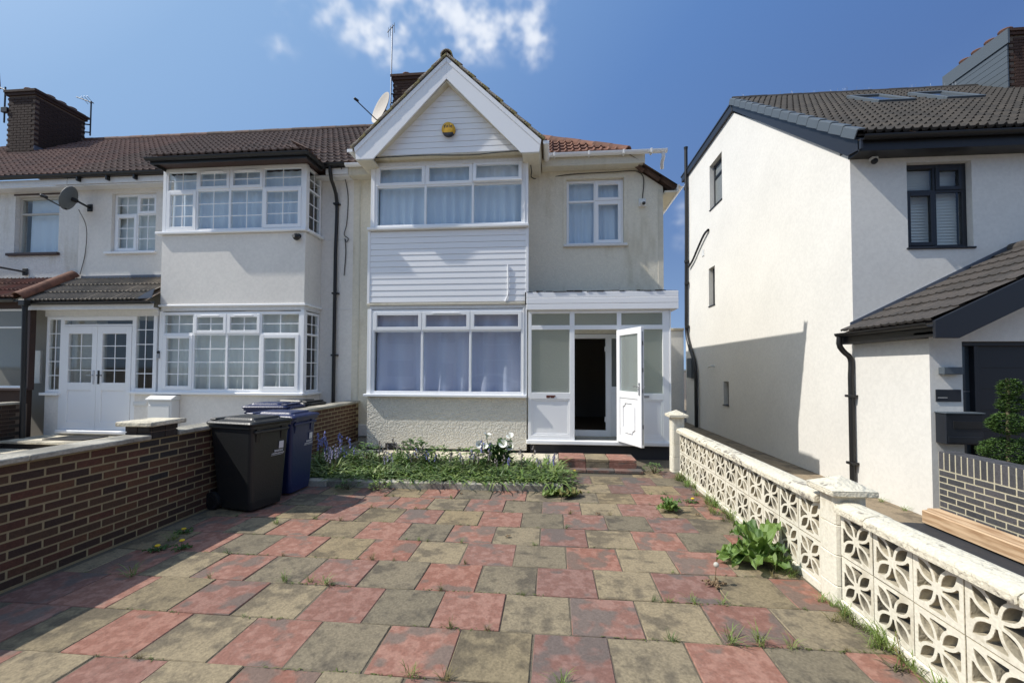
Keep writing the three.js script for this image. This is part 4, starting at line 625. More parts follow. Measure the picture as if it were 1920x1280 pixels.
  for (const s of [-1, 1]) { const h = local(D, 'door_handle', join([cb(0.035, 0.21, 0.012, 0.004).translate(-(W - 0.05), 0.98, s * 0.036), rod([-(W - 0.05), 1.02, s * 0.04], [-(W - 0.05), 1.02, s * 0.075], 0.009), rod([-(W - 0.05), 1.02, s * 0.07], [-(W - 0.17), 1.02, s * 0.07], 0.009)]), M.steel); }
  local(D, 'lock_strip', cb(0.006, 1.9, 0.022, 0.001).translate(-W - 0.002, 1.0, 0), M.alu);
  for (const y of [0.35, 0.95, 1.3, 1.75]) local(D, 'lock_keep', cb(0.014, 0.07, 0.02, 0.002).translate(-W - 0.004, y, 0), M.black);
  // the hall door frame behind, in the house wall
  const F = house, zi = ZM - 0.03;
  const ff = part(F, 'hall_door_frame', join([bx(0.325, 0.41, 0.31, 2.35, zi - 0.07, zi), bx(1.075, 1.19, 0.31, 2.35, zi - 0.07, zi), bx(1.54, 1.615, 0.31, 2.35, zi - 0.07, zi), bx(0.41, 1.075, 0.31, 0.43, zi - 0.07, zi), bx(0.41, 1.075, 2.26, 2.35, zi - 0.07, zi), bx(1.19, 1.54, 2.26, 2.35, zi - 0.07, zi), bx(1.19, 1.54, 1.18, 1.30, zi - 0.07, zi), bx(1.19, 1.54, 0.31, 1.18, zi - 0.05, zi - 0.02)]), M.upvc);
  part(ff, 'side_pane', clean(new THREE.PlaneGeometry(0.36, 0.97).translate(1.365, 1.78, zi - 0.03)), M.frosted);
  for (const y of [0.6, 2.0]) part(ff, 'hinge', bx(1.05, 1.074, y, y + 0.1, zi - 0.02, zi + 0.006), M.upvc);
}
// the steps up to the porch, made of slabs
{
  const s = thing('doorstep', 'two low steps of red and buff slabs in front of the porch', 'steps', [0.75, 0, -7.6]);
  part(s, 'lower_step', bx(0.12, 1.40, -0.1, 0.008, -7.7, -7.03, 0.006), M.concrete);
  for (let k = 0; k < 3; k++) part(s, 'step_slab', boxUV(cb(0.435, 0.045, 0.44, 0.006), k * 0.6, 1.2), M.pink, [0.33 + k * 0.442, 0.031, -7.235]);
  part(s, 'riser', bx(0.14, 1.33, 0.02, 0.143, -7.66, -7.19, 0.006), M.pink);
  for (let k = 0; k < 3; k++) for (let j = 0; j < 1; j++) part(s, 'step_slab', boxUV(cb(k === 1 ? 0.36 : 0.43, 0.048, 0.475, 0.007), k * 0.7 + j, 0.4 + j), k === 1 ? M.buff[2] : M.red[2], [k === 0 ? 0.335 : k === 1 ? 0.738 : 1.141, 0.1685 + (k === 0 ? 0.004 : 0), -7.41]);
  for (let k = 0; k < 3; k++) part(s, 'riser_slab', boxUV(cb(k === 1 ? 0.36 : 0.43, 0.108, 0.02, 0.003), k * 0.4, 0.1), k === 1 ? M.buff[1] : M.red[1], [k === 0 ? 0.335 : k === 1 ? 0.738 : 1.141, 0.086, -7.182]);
}
// ================================================================ NEIGHBOUR ON THE LEFT (grey bay)
const PAB = -10.62;
const tri4 = (a, b, c, d) => { const g = new THREE.BufferGeometry(); g.setAttribute('position', new THREE.Float32BufferAttribute([...a, ...b, ...c, ...(d ? [...a, ...c, ...d] : [])], 3)); g.computeVertexNormals(); return clean(g); };
const faceXp = (x, y, z) => (u, v, d) => [x + d, y + v, z - u];          // facing +x, u runs away from the street
const faceXm = (x, y, z) => (u, v, d) => [x - d, y + v, z + u];          // facing -x
{
  const H = thing('terraced_house', 'pale grey terrace house with small-paned bay windows and a tiled door canopy', 'house', [-7.4, 0, -8.8]);
  part(H, 'front_wall', wallZ([[PAB, -0.3], [-4.19, -0.3], [-4.19, 5.74], [PAB, 5.74]], [[-7.82, -5.0, 0.3, 2.78], [-7.82, -5.0, 3.05, 5.6], [-9.82, -8.745, 4.21, 5.54], [-10.1, -8.5, 0.3, 2.7]], ZM, 0.24), M.grey);
  part(H, 'back_wall', bx(PAB, -4.2, -0.3, 5.6, -16.5, -16.26), M.grey);
  part(H, 'party_wall', bx(PAB + 0.01, PAB + 0.1, -0.3, 5.6, -16.25, ZM - 0.245), M.room); part(H, 'party_wall', bx(-4.30, -4.2, -0.3, 5.6, -16.25, ZM - 0.245), M.room);
  part(H, 'ground_floor', bx(PAB + 0.11, -4.31, 0.12, 0.29, -16.25, ZM - 0.245), M.floor); part(H, 'upper_floor', bx(PAB + 0.11, -4.31, 2.82, 3.02, -16.25, ZM - 0.245), M.room); part(H, 'ceiling', bx(PAB + 0.11, -4.31, 5.5, 5.58, -16.25, ZM - 0.245), M.room);
  part(H, 'room_partition', bx(PAB + 0.11, -4.31, 0.3, 2.81, -11.6, -11.5), M.roomDark); part(H, 'room_partition', bx(PAB + 0.11, -4.31, 3.03, 5.49, -11.6, -11.5), M.room);
  const XL = -7.985, XR = -4.885;
  part(H, 'bay_base', join([bx(-8.56, XR, -0.2, 1.10, ZB - 0.12, ZB, 0.006), bx(XR - 0.12, XR, -0.2, 1.10, ZM, ZB - 0.121)]), M.grey);
  part(H, 'bay_apron', join([bx(XL, XR, 2.93, 4.36, ZB - 0.12, ZB + 0.015, 0.006), bx(XR - 0.12, XR - 0.002, 2.93, 4.36, ZM, ZB - 0.121), bx(XL + 0.002, XL + 0.12, 2.93, 4.36, ZM, ZB - 0.121)]), M.grey);
  part(H, 'apron_trim', join([bx(XL - 0.03, XR + 0.035, 2.885, 2.928, ZB - 0.1, ZB + 0.04, 0.008), bx(XR - 0.05, XR + 0.034, 2.885, 2.928, ZM, ZB - 0.101, 0.008)]), M.upvc);
  part(H, 'bay_head', join([bx(XL + 0.01, XR - 0.01, 2.80, 2.884, ZB - 0.1, ZB - 0.004), bx(XR - 0.1, XR - 0.012, 2.80, 2.884, ZM, ZB - 0.101), bx(XL, XR - 0.01, 5.70, 5.745, ZB - 0.1, ZB - 0.004)]), M.upvcOld);
  for (const [x, a, b] of [[XL + 0.03, 1.15, 2.8], [XR - 0.035, 1.15, 2.8], [XL + 0.03, 4.42, 5.72], [XR - 0.035, 4.42, 5.72]]) part(H, 'corner_post', bx(x - 0.045, x + 0.03, a, b, ZB - 0.07, ZB + 0.004), M.upvc);
  makeWindow(H, { label: 'upper bay window with small panes', w: 3.0, h: 1.31, cols: [0.70, 1.42, 2.14], transom: 0.86, place: faceZ(-7.945, 4.415, ZB), sash: { '0,0': 0.055, '0,3': 0.055, '1,1': 0.05, '1,2': 0.05 }, vent: { '1,1': 1, '1,2': 1 }, bars: { 0: [2, 3], 1: [2, 2] }, edge: 0.06, sill: [0.14, 0.10, 0.05, 0.085] });
  makeWindow(H, { label: 'ground floor bay window with small panes', w: 3.0, h: 1.62, cols: [0.70, 1.42, 2.14], transom: 1.17, place: faceZ(-7.945, 1.155, ZB), sash: { '0,0': 0.06, '0,3': 0.06, '1,1': 0.05, '1,2': 0.05 }, vent: { '1,1': 1, '1,2': 1 }, bars: { 0: [2, 4], 1: [2, 2] }, edge: 0.06, sill: [0.66, 0.10, 0.05, 0.085] });
  makeWindow(H, { w: 0.50, h: 1.31, cols: [], transom: 0.86, turn: Math.PI / 2, place: faceXp(XR - 0.012, 4.415, ZB - 0.075), bars: { 0: [2, 3], 1: [2, 2] }, edge: 0.05, sill: [0.05, 0, 0.05, 0.08] });
  makeWindow(H, { w: 0.50, h: 1.62, cols: [], transom: 1.17, turn: Math.PI / 2, place: faceXp(XR - 0.012, 1.155, ZB - 0.075), bars: { 0: [2, 4], 1: [2, 2] }, edge: 0.05, sill: [0.05, 0, 0.05, 0.08] });
  makeWindow(H, { label: 'small upper window beside the dark satellite dish', w: 1.07, h: 1.325, cols: [0.56], transom: 0.86, place: faceZ(-9.817, 4.213, ZM - 0.07), sash: { '1,1': 0.05, '0,0': 0.055 }, vent: { '1,1': 1 }, bars: { 0: [2, 3], 1: [2, 2] }, sill: [0.12, 0.04, 0.05, 0.13] });
  // bay roof with dark fascia
  const YF = 5.82, ZF = -7.84, FL = -7.97, FR = -4.70, SB = 0.42, sF = (YF - EAVE + SL * (ZF - ZE)) / (SL - SB), yT = YF + SB * sF, zT = ZF - sF, hx = (yT - YF) / 0.6, zS = ZE - (YF - EAVE) / SL;
  part(H, 'bay_fascia', join([bx(FL, FR, 5.685, 5.785, ZF - 0.05, ZF - 0.02), bx(FR - 0.03, FR, 5.685, 5.785, zS, ZF - 0.051), bx(FL, FL + 0.03, 5.685, 5.785, zS, ZF - 0.051)]), M.black);
  part(H, 'bay_soffit', bx(FL + 0.02, FR - 0.02, 5.748, 5.775, ZM, ZF - 0.052), M.brown);
  part(H, 'bay_gutter', join([gutterX(FL - 0.05, FR + 0.07, 5.785, ZF + 0.02, 0.055), gutterZ(zS, ZF + 0.05, 5.785, FR + 0.03, 0.055)]), M.black);
  part(H, 'bay_roof_deck', join([tri4([FL, YF - 0.02, ZF], [FR, YF - 0.02, ZF], [FR - hx, yT, zT], [FL + hx, yT, zT]), tri4([FR, YF - 0.02, ZF], [FR, YF - 0.02, zS - 0.1], [FR - hx, yT, zT]), tri4([FL, YF - 0.02, zS - 0.1], [FL, YF - 0.02, ZF], [FL + hx, yT, zT])]), M.mortarDark);
  const UB = V(0, SB, -1).normalize();
  layTiles(H, V(FL, YF, ZF), AX, UB, FR - FL, sF * Math.hypot(1, SB), 0.3, 0.345, TG, M.tileDark, (a, u) => { const t = u / (sF * Math.hypot(1, SB)) * hx; return a > t - 0.1 && a < FR - FL - t + 0.1; }, 120, 31);
  layTiles(H, V(FR, YF, ZF), V(0, 0, -1), V(-1, 0.6, 0).normalize(), sF + 0.1, hx * Math.hypot(1, 0.6), 0.3, 0.345, TG, M.tileDark, (a, u) => { const y = YF + u * 0.5145, z = ZF - a; return y > EAVE + SL * (ZE - z) - 0.04 && y < YF + SB * a + 0.05; }, 40, 32);
  // main roof
  layTiles(H, V(PAB, EAVE, ZE), AX, UP, -4.19 - PAB, LU, 0.3, 0.345, TG, M.tileDark, (a, u) => { const x = PAB + a, y = EAVE + u * UP.y; const inBay = x > FL - 0.15 && x < FR + 0.1 && y < yT - Math.max(0, (FL + hx - x) * 0.6, (x - FR + hx) * 0.6) - 0.08; return !inBay; }, 180, 33);
  part(H, 'roof_deck', join([tri4([PAB, EAVE - 0.02, ZE], [-4.19, EAVE - 0.02, ZE], [-4.19, YR, ZRIDGE], [PAB, YR, ZRIDGE]), tri4([PAB, YR, ZRIDGE], [-4.19, YR, ZRIDGE], [-4.19, EAVE, -16.4], [PAB, EAVE, -16.4])]), M.mortarDark);
  ridgeTiles(H, [-4.19, YR + 0.04, ZRIDGE], [PAB, YR + 0.04, ZRIDGE], 0.11, M.tileDark, 0.45);
  part(H, 'front_fascia', bx(PAB, FL - 0.01, 5.66, 5.79, ZE - 0.06, ZE - 0.035), M.upvcOld); part(H, 'front_soffit', bx(PAB, -4.2, 5.63, 5.658, ZM, ZE - 0.061), M.upvcOld); part(H, 'front_fascia', bx(FR + 0.02, -4.2, 5.66, 5.79, ZE - 0.06, ZE - 0.035), M.upvcOld);
  const gt = part(H, 'front_gutter', gutterX(PAB, FL + 0.05, 5.845, ZE + 0.03, 0.06), M.black); for (const x of [-10.3, -9.6, -8.95]) part(gt, 'gutter_bracket', bx(x - 0.02, x + 0.02, 5.70, 5.80, ZE - 0.035, ZE + 0.05), M.black);
  part(H, 'front_gutter', gutterX(FR - 0.02, -4.24, 5.85, ZE + 0.03, 0.06), M.black);
  const dp = part(H, 'downpipe', tube([[-4.56, 5.84, ZE + 0.02], [-4.56, 5.6, ZE - 0.02], [-4.545, 5.3, ZM + 0.07], [-4.545, 4, ZM + 0.06], [-4.545, 2, ZM + 0.06], [-4.545, 0.0, ZM + 0.06]], 0.036, 40, 10), M.black);
  for (const y of [5.1, 3.2, 1.9]) part(dp, 'pipe_bracket', bx(-4.60, -4.47, y, y + 0.035, ZM, ZM + 0.1, 0.004), M.black);
  part(H, 'expansion_bead', bx(-4.86, -4.24, 4.37, 4.385, ZM, ZM + 0.01, 0.002), M.upvcOld); part(H, 'expansion_bead', bx(-4.86, -4.24, 2.885, 2.9, ZM, ZM + 0.01, 0.002), M.upvcOld);
  // the door canopy and its glazed front
  const z = ZB;
  part(H, 'entrance_frame', join([bx(-10.56, -10.50, 1.08, 2.70, z - 0.07, z), bx(-10.24, -10.15, 0.36, 2.70, z - 0.07, z + 0.003), bx(-8.60, -8.51, 0.36, 2.70, z - 0.07, z + 0.003), bx(-8.13, -8.05, 1.15, 2.80, z - 0.07, z), bx(-10.15, -8.60, 2.62, 2.70, z - 0.07, z), bx(-10.50, -10.24, 2.64, 2.70, z - 0.07, z), bx(-8.51, -8.13, 2.72, 2.80, z - 0.07, z), bx(-8.51, -8.13, 1.156, 1.22, z - 0.07, z), bx(-10.50, -10.24, 1.12, 1.18, z - 0.07, z), bx(-10.15, -8.60, 2.50, 2.54, z - 0.07, z)]), M.upvc);
  part(H, 'entrance_sill', bx(-10.62, -10.2, 1.06, 1.115, z - 0.07, z + 0.07, 0.008), M.upvc); part(H, 'threshold', bx(-10.2, -8.55, 0.285, 0.355, z - 0.1, z + 0.09, 0.012), M.upvc);
  part(H, 'entrance_base', bx(-10.56, -10.16, -0.2, 1.058, z - 0.1, z), M.grey); part(H, 'entrance_base', bx(-10.15, -8.56, -0.2, 0.283, z - 0.1, z - 0.004), M.grey);
  const side = (x0, x1, y0, y1, ny) => { const pn = part(H, 'side_light', clean(new THREE.PlaneGeometry(x1 - x0, y1 - y0).translate((x0 + x1) / 2, (y0 + y1) / 2, z - 0.03)), M.glass); part(pn, 'glazing_bar', bx((x0 + x1) / 2 - 0.009, (x0 + x1) / 2 + 0.009, y0, y1, z - 0.027, z - 0.018, 0.002), M.upvc); for (let k = 1; k < ny; k++) part(pn, 'glazing_bar', bx(x0, x1, y0 + (y1 - y0) * k / ny - 0.009, y0 + (y1 - y0) * k / ny + 0.009, z - 0.028, z - 0.0175, 0.002), M.upvc); };
  side(-10.50, -10.24, 1.18, 2.64, 5); side(-8.51, -8.13, 1.22, 2.72, 5);
  part(H, 'fan_light', clean(new THREE.PlaneGeometry(1.55, 0.085).translate(-9.375, 2.58, z - 0.03)), M.glass);
  for (const [x0, s] of [[-10.145, 1], [-9.372, -1]]) {
    const x1 = x0 + 0.767, D = part(H, 'entrance_door', join([bx(x0, x0 + 0.115, 0.36, 2.495, z - 0.05, z + 0.012), bx(x1 - 0.115, x1, 0.36, 2.495, z - 0.05, z + 0.012), bx(x0 + 0.115, x1 - 0.115, 2.34, 2.495, z - 0.05, z + 0.011), bx(x0 + 0.115, x1 - 0.115, 1.17, 1.33, z - 0.05, z + 0.011), bx(x0 + 0.115, x1 - 0.115, 0.36, 0.52, z - 0.05, z + 0.011)]), M.upvc);
    part(D, 'door_panel', bx(x0 + 0.115, x1 - 0.115, 0.52, 1.17, z - 0.03, z - 0.008), M.board);
    part(D, 'door_pane', clean(new THREE.PlaneGeometry(0.54, 1.01).translate((x0 + x1) / 2, 1.835, z - 0.02)), M.glass);
    part(D, 'glazing_bar', bx((x0 + x1) / 2 - 0.009, (x0 + x1) / 2 + 0.009, 1.33, 2.34, z - 0.018, z - 0.008, 0.002), M.upvc); for (let k = 1; k < 4; k++) part(D, 'glazing_bar', bx(x0 + 0.115, x1 - 0.115, 1.33 + 1.01 * (k / 4) - 0.009, 1.33 + 1.01 * (k / 4) + 0.009, z - 0.0185, z - 0.0075, 0.002), M.upvc);
    const hxp = s > 0 ? x1 - 0.055 : x0 + 0.055; part(D, 'door_handle', join([bx(hxp - 0.02, hxp + 0.02, 1.30, 1.58, z + 0.012, z + 0.026), rod([hxp, 1.48, z + 0.026], [hxp, 1.48, z + 0.06], 0.01), rod([hxp, 1.48, z + 0.06], [hxp - s * 0.12, 1.48, z + 0.06], 0.01)]), s > 0 ? M.steel : M.black);
  }
  // canopy roof
  const yE = 2.965, zE2 = -7.84, yW = 3.63, us = (yW - yE) / (zE2 - ZM), UC = V(0, us, -1).normalize(), cl = Math.hypot(yW - yE, zE2 - ZM);
  layTiles(H, V(-10.66, yE, zE2), AX, UC, 2.86, cl - 0.08, 0.3, 0.33, TG3, M.tileGrey, (a, u, w) => { const x = -10.66 + a, zz = zE2 - u * 0.83; return x + w / 2 < -7.98 || zz > ZB + 0.28; }, 100, 51);
  part(H, 'canopy_deck', join([tri4([-10.66, yE - 0.03, zE2], [-8.0, yE - 0.03, zE2], [-8.0, yW - 0.03, ZM], [-10.66, yW - 0.03, ZM])]), M.mortarDark);
  part(H, 'canopy_flashing', bx(-10.5, -8.0, yW - 0.05, yW + 0.06, ZM, ZM + 0.025), M.lead);
  part(H, 'canopy_soffit', bx(-10.6, -8.02, 2.83, 2.862, z + 0.002, zE2 - 0.03), M.upvcOld); part(H, 'canopy_fascia', bx(-10.6, -7.82, 2.80, 2.93, zE2 - 0.04, zE2 - 0.02), M.upvcOld);
  part(H, 'canopy_beam', bx(-10.6, -8.02, 2.702, 2.828, z - 0.08, z + 0.01), M.upvcOld);
  part(H, 'canopy_gutter', gutterX(-10.62, -7.78, 2.945, zE2 + 0.03, 0.055), M.black);
  part(H, 'canopy_end', clean(new THREE.ExtrudeGeometry(poly([[0, 0], [0.34, 0.02], [0.40, 0.20], [0.26, 0.14]]), { depth: 0.012, bevelEnabled: false }).translate(-8.16, 2.99, zE2 + 0.01)), M.lead);
  const wf = part(H, 'letter_plate', join([bx(-8.53, -8.22, 0.86, 0.95, ZB, ZB + 0.018, 0.006), bx(-8.50, -8.25, 0.885, 0.925, ZB + 0.018, ZB + 0.026, 0.004)]), M.plasticWhite);
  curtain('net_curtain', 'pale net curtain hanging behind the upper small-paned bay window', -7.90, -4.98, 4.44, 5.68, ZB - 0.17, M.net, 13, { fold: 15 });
  curtain('net_curtain', 'grey curtains hanging behind the ground floor small-paned bay window', -7.90, -4.98, 1.18, 2.76, ZB - 0.2, M.netGrey, 14, { fold: 10, amp: 0.05 });
  curtain('net_curtain', 'grey blind behind the small upper window beside the dark satellite dish', -9.8, -8.76, 4.23, 5.52, ZM - 0.21, M.netGrey, 15, { fold: 12, amp: 0.006 });
}
{
  const b = thing('meter_box', 'white meter box with a sloping lid on the grey bay wall', 'meter box', [-7.75, 0.7, ZB]);
  part(b, 'box_body', bx(-8.02, -7.50, 0.45, 1.0, ZB + 0.002, ZB + 0.2, 0.012), M.plasticWhite); part(b, 'box_door', bx(-7.98, -7.54, 0.49, 0.90, ZB + 0.2, ZB + 0.21, 0.006), M.plasticWhite);
  part(b, 'box_lid', clean(new THREE.ExtrudeGeometry(poly([[0.002, 1.0], [0.235, 1.0], [0.235, 1.02], [0.12, 1.085], [0.002, 1.09]]), { depth: 0.56, bevelEnabled: false }).rotateY(-Math.PI / 2).scale(1, 1, 1).translate(-7.48, 0, ZB)), M.plasticWhite);
  const d = thing('door_bell', 'small door bell with a black top on the white window frame', 'door bell', [-8.0, 1.9, ZB]);
  part(d, 'bell_body', bx(-8.02, -7.965, 1.83, 1.93, ZB + 0.006, ZB + 0.03, 0.006), M.alu); part(d, 'bell_camera', bx(-8.02, -7.965, 1.931, 1.985, ZB + 0.006, ZB + 0.032, 0.006), M.black);
  const c = thing('security_camera', 'black ball camera under the sill of the grey bay', 'camera', [-5.05, 4.3, ZB]);
  part(c, 'camera_mount', clean(cyl(0.045, 0.05, 0.03).rotateX(Math.PI / 2).translate(-5.02, 4.27, ZB + 0.03)), M.black); part(c, 'camera_ball', clean(new THREE.SphereGeometry(0.068, 18, 12).translate(-5.03, 4.235, ZB + 0.09)), M.black); part(c, 'camera_lens', clean(cyl(0.03, 0.03, 0.02).rotateX(Math.PI / 2 + 0.5).translate(-5.05, 4.235, ZB + 0.155)), M.alu);
  const st = thing('entrance_platform', 'grey slab platform with a dark mat before the double doors', 'steps', [-9.4, 0, -7.6]);
  part(st, 'platform_top', bx(-10.45, -8.2, 0.20, 0.245, -8.28, -7.35, 0.006), M.paleConcrete); part(st, 'platform_riser', bx(-10.4, -8.25, 0.0, 0.198, -8.28, -7.42), M.darkBrick[0]); part(st, 'lower_tread', bx(-10.45, -8.2, 0.0, 0.1, -7.41, -7.0, 0.006), M.paleConcrete);
  single('door_mat', 'dark door mat on the grey platform', 'mat', bx(-9.75, -8.9, 0.247, 0.262, -8.05, -7.55, 0.004), M.blackMatt);
}
// ================================================================ FURTHEST HOUSE ON THE LEFT
{
  const L = -17.2;
  const H = thing('terraced_house', 'off-white terrace house with a brown framed porch, furthest left of the terrace', 'house', [-13.9, 0, -8.8]);
  part(H, 'front_wall', wallZ([[L, -0.3], [PAB - 0.004, -0.3], [PAB - 0.004, 5.74], [L, 5.74]], [[-12.25, -11.13, 4.23, 5.56]], ZM - 0.003, 0.24), M.greyOld);
  part(H, 'back_wall', bx(L, PAB - 0.01, -0.3, 5.6, -16.5, -16.26), M.greyOld); part(H, 'party_wall', bx(PAB - 0.1, PAB - 0.01, -0.3, 5.6, -16.25, ZM - 0.25), M.room); part(H, 'end_wall', bx(L, L + 0.1, -0.3, 5.6, -16.25, ZM - 0.25), M.room); part(H, 'upper_floor', bx(L + 0.11, PAB - 0.11, 2.82, 3.02, -16.25, ZM - 0.25), M.room); part(H, 'ceiling', bx(L + 0.11, PAB - 0.11, 5.5, 5.58, -16.25, ZM - 0.25), M.room); part(H, 'room_partition', bx(L + 0.11, PAB - 0.11, 3.03, 5.49, -11.6, -11.5), M.roomDark);
  makeWindow(H, { label: 'cream framed window with a dark surround', w: 1.12, h: 1.32, cols: [], transom: 0.93, place: faceZ(-12.25, 4.235, ZM - 0.10), frame: M.creamWood, edge: 0.05, sill: [0.14, 0.05, 0.06, 0.16], sillMat: M.brown });
  part(H, 'window_lintel', bx(-12.28, -11.10, 5.562, 5.60, ZM - 0.003, ZM + 0.012), M.brown); part(H, 'air_grille', bx(-10.98, -10.76, 5.40, 5.55, ZM - 0.003, ZM + 0.008), M.greyOld);
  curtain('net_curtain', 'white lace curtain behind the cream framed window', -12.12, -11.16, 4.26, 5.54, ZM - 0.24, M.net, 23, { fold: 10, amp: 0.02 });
  layTiles(H, V(L, EAVE, ZE), AX, UP, PAB - L, LU, 0.3, 0.345, TG, M.tileBrown, null, 300, 61);
  part(H, 'roof_deck', join([tri4([L, EAVE - 0.02, ZE], [PAB, EAVE - 0.02, ZE], [PAB, YR, ZRIDGE], [L, YR, ZRIDGE]), tri4([L, YR, ZRIDGE], [PAB, YR, ZRIDGE], [PAB, EAVE, -16.4], [L, EAVE, -16.4])]), M.mortarDark);
  ridgeTiles(H, [PAB, YR + 0.04, ZRIDGE], [L, YR + 0.04, ZRIDGE], 0.11, M.tileBrown, 0.45);
  part(H, 'front_fascia', bx(L, PAB - 0.01, 5.66, 5.79, ZE - 0.06, ZE - 0.035), M.upvcOld); part(H, 'front_soffit', bx(L, PAB - 0.01, 5.63, 5.658, ZM, ZE - 0.061), M.upvcOld); part(H, 'front_gutter', gutterX(L, PAB - 0.004, 5.845, ZE + 0.03, 0.06), M.black);
  chimney(H, -15.68, -14.80, 7.4, 9.62, -12.35, -11.0, M.brick[3], [[-15.3, -11.25, 0.17], [-15.0, -11.5, 0.12], [-15.0, -11.8, 0.12], [-15.0, -12.1, 0.12], [-15.35, -11.9, 0.12]]);
  part(H, 'lead_apron', join([bx(-15.8, -14.7, 7.62, 7.66, -11.35, -10.80).rotateX(0), bx(-14.80, -14.78, 7.7, 8.0, -12.2, -11.0)]), M.lead);
  // brown framed porch
  const z = -8.0;
  part(H, 'porch_base', bx(-14, -10.72, -0.2, 1.17, z - 0.1, z), M.brick[3]); part(H, 'porch_sill', bx(-14, -10.68, 1.17, 1.22, z - 0.1, z + 0.06), M.brown);
  part(H, 'porch_post', bx(-10.82, -10.68, 1.22, 2.88, z - 0.1, z + 0.01), M.brown); part(H, 'porch_beam', bx(-14, -10.68, 2.86, 3.0, z - 0.1, z + 0.03), M.brown);
  makeWindow(H, { w: 0.95, h: 1.62, cols: [], transom: 1.24, place: faceZ(-11.78, 1.225, z), edge: 0.035, sill: [0, 0, 0.02, 0.03] }); makeWindow(H, { w: 0.95, h: 1.62, cols: [], transom: 1.24, place: faceZ(-12.80, 1.225, z), edge: 0.035 });
  part(H, 'porch_mullion', bx(-11.85, -11.79, 1.22, 2.86, z - 0.1, z + 0.005), M.brown); part(H, 'porch_board', bx(-11.35, -10.9, 1.3, 2.0, z - 0.4, z - 0.36), M.upvcOld); part(H, 'porch_back', bx(-14, -10.7, 0, 3.0, ZM + 0.01, ZM + 0.04), M.roomDark);
  const yE = 3.02, zE2 = -7.72, yW = 3.66, us = (yW - yE) / (zE2 - ZM), UC = V(0, us, -1).normalize();
  layTiles(H, V(-14.0, yE, zE2), AX, UC, 3.3, Math.hypot(yW - yE, zE2 - ZM) - 0.06, 0.3, 0.36, TG3, [M.tileRed[1], mat([0.16, 0.05, 0.035], 0.85, { map: TX.tile }), mat([0.12, 0.045, 0.035], 0.85, { map: TX.tile })], null, 100, 71);
  part(H, 'porch_roof_deck', tri4([-14, yE - 0.03, zE2], [-10.7, yE - 0.03, zE2], [-10.7, yW - 0.03, ZM], [-14, yW - 0.03, ZM]), M.mortarDark);
  ridgeTiles(H, [-10.66, yE + 0.05, zE2 - 0.02], [-10.66, yW + 0.06, ZM + 0.05], 0.12, M.tileRed[0], 0.5, 'verge_roll');
  part(H, 'porch_gutter', gutterX(-14, -10.62, 2.99, zE2 + 0.03, 0.055), M.black);
  part(H, 'downpipe', join([rod([-10.42, 2.97, zE2 + 0.02], [-10.42, 2.84, zE2 + 0.02], 0.05, 12), rod([-10.42, 2.86, zE2 + 0.02], [-10.40, 0.0, zE2 + 0.0], 0.042, 12)]), M.black); part(H, 'pipe_hopper', bx(-10.49, -10.35, 2.86, 2.98, zE2 - 0.03, zE2 + 0.09, 0.01), M.black);
}
{
  const w = thing('yard_wall', 'low dark brick wall with a pale coping between the two left yards', 'wall', [-10.75, 0, -6.9]);
  part(w, 'mortar_core', bx(-10.85, -10.66, -0.2, 0.9, -7.98, -5.3), M.mortarDark);
  const f = rng(15); for (let c = 0; c < 11; c++) for (let k = 0; k < 13; k++) { const zz = -5.42 - k * 0.2255 - (c % 2) * 0.1127; if (zz < -7.9) continue; part(w, 'brick', cb(0.03, 0.064, 0.2145, 0.003), f() > 0.5 ? M.brick[3] : M.darkBrick[1], [-10.664, 0.1 + c * 0.075, zz]); }
  for (let k = 0; k < 4; k++) part(w, 'coping_stone', boxUV(cb(0.26, 0.045, 0.615, 0.008), k, 0), M.concrete, [-10.755, 0.9235, -5.72 - k * 0.62]);
}
// ================================================================ DISHES, AERIALS, CABLES, ALARM
function dish(label, at, dir, r, mt, wallTo, armMat = M.black) {
  const d = thing('satellite_dish', label, 'satellite dish', at), n = V(...dir).normalize(), q = new THREE.Quaternion().setFromUnitVectors(V(0, 1, 0), n);
  const pts = []; for (let i = 0; i <= 8; i++) { const t = i / 8; pts.push(new THREE.Vector2(r * t, 0.22 * r * t * t)); } for (let i = 8; i >= 0; i--) { const t = i / 8; pts.push(new THREE.Vector2(r * t, 0.22 * r * t * t - 0.012)); }
  local(d, 'reflector', clean(new THREE.LatheGeometry(pts, 28).scale(1, 1, 1.1).applyQuaternion(q)), mt);
  const low = V(0, -1, 0).addScaledVector(n, n.y).normalize().multiplyScalar(r * 0.95), tip = low.clone().addScaledVector(n, r * 1.55).addScaledVector(V(0, 1, 0), r * 0.35);
  local(d, 'feed_arm', rod(low.toArray(), tip.toArray(), 0.014), armMat); local(d, 'feed_horn', clean(new THREE.CapsuleGeometry(0.035, 0.07, 4, 10).applyQuaternion(q).translate(tip.x, tip.y + 0.02, tip.z)), armMat);
  if (wallTo) local(d, 'bracket', join([rod([0, 0, 0], n.clone().multiplyScalar(-0.1).toArray(), 0.045), rod(n.clone().multiplyScalar(-0.1).toArray(), wallTo, 0.022), cb(0.12, 0.16, 0.02, 0.004).translate(...wallTo)]), M.black);
  return d;
}
dish('dark satellite dish on the wall between two upper windows', [-10.36, 5.28, -8.42], [-0.86, 0.30, 0.42], 0.26, M.dishGrey, [0.02, -0.06, -0.36]);
dish('pale satellite dish on the chimney behind the gable', [-4.60, 8.72, -11.35], [-0.62, 0.25, 0.72], 0.44, M.dishPale, [0.34, 0, -0.2]);
dish('grey satellite dish low on the furthest wall, on a long bent arm', [-12.85, 3.98, -8.15], [-0.90, 0.25, 0.35], 0.30, M.dishGrey, [0.95, -0.18, -0.62]);
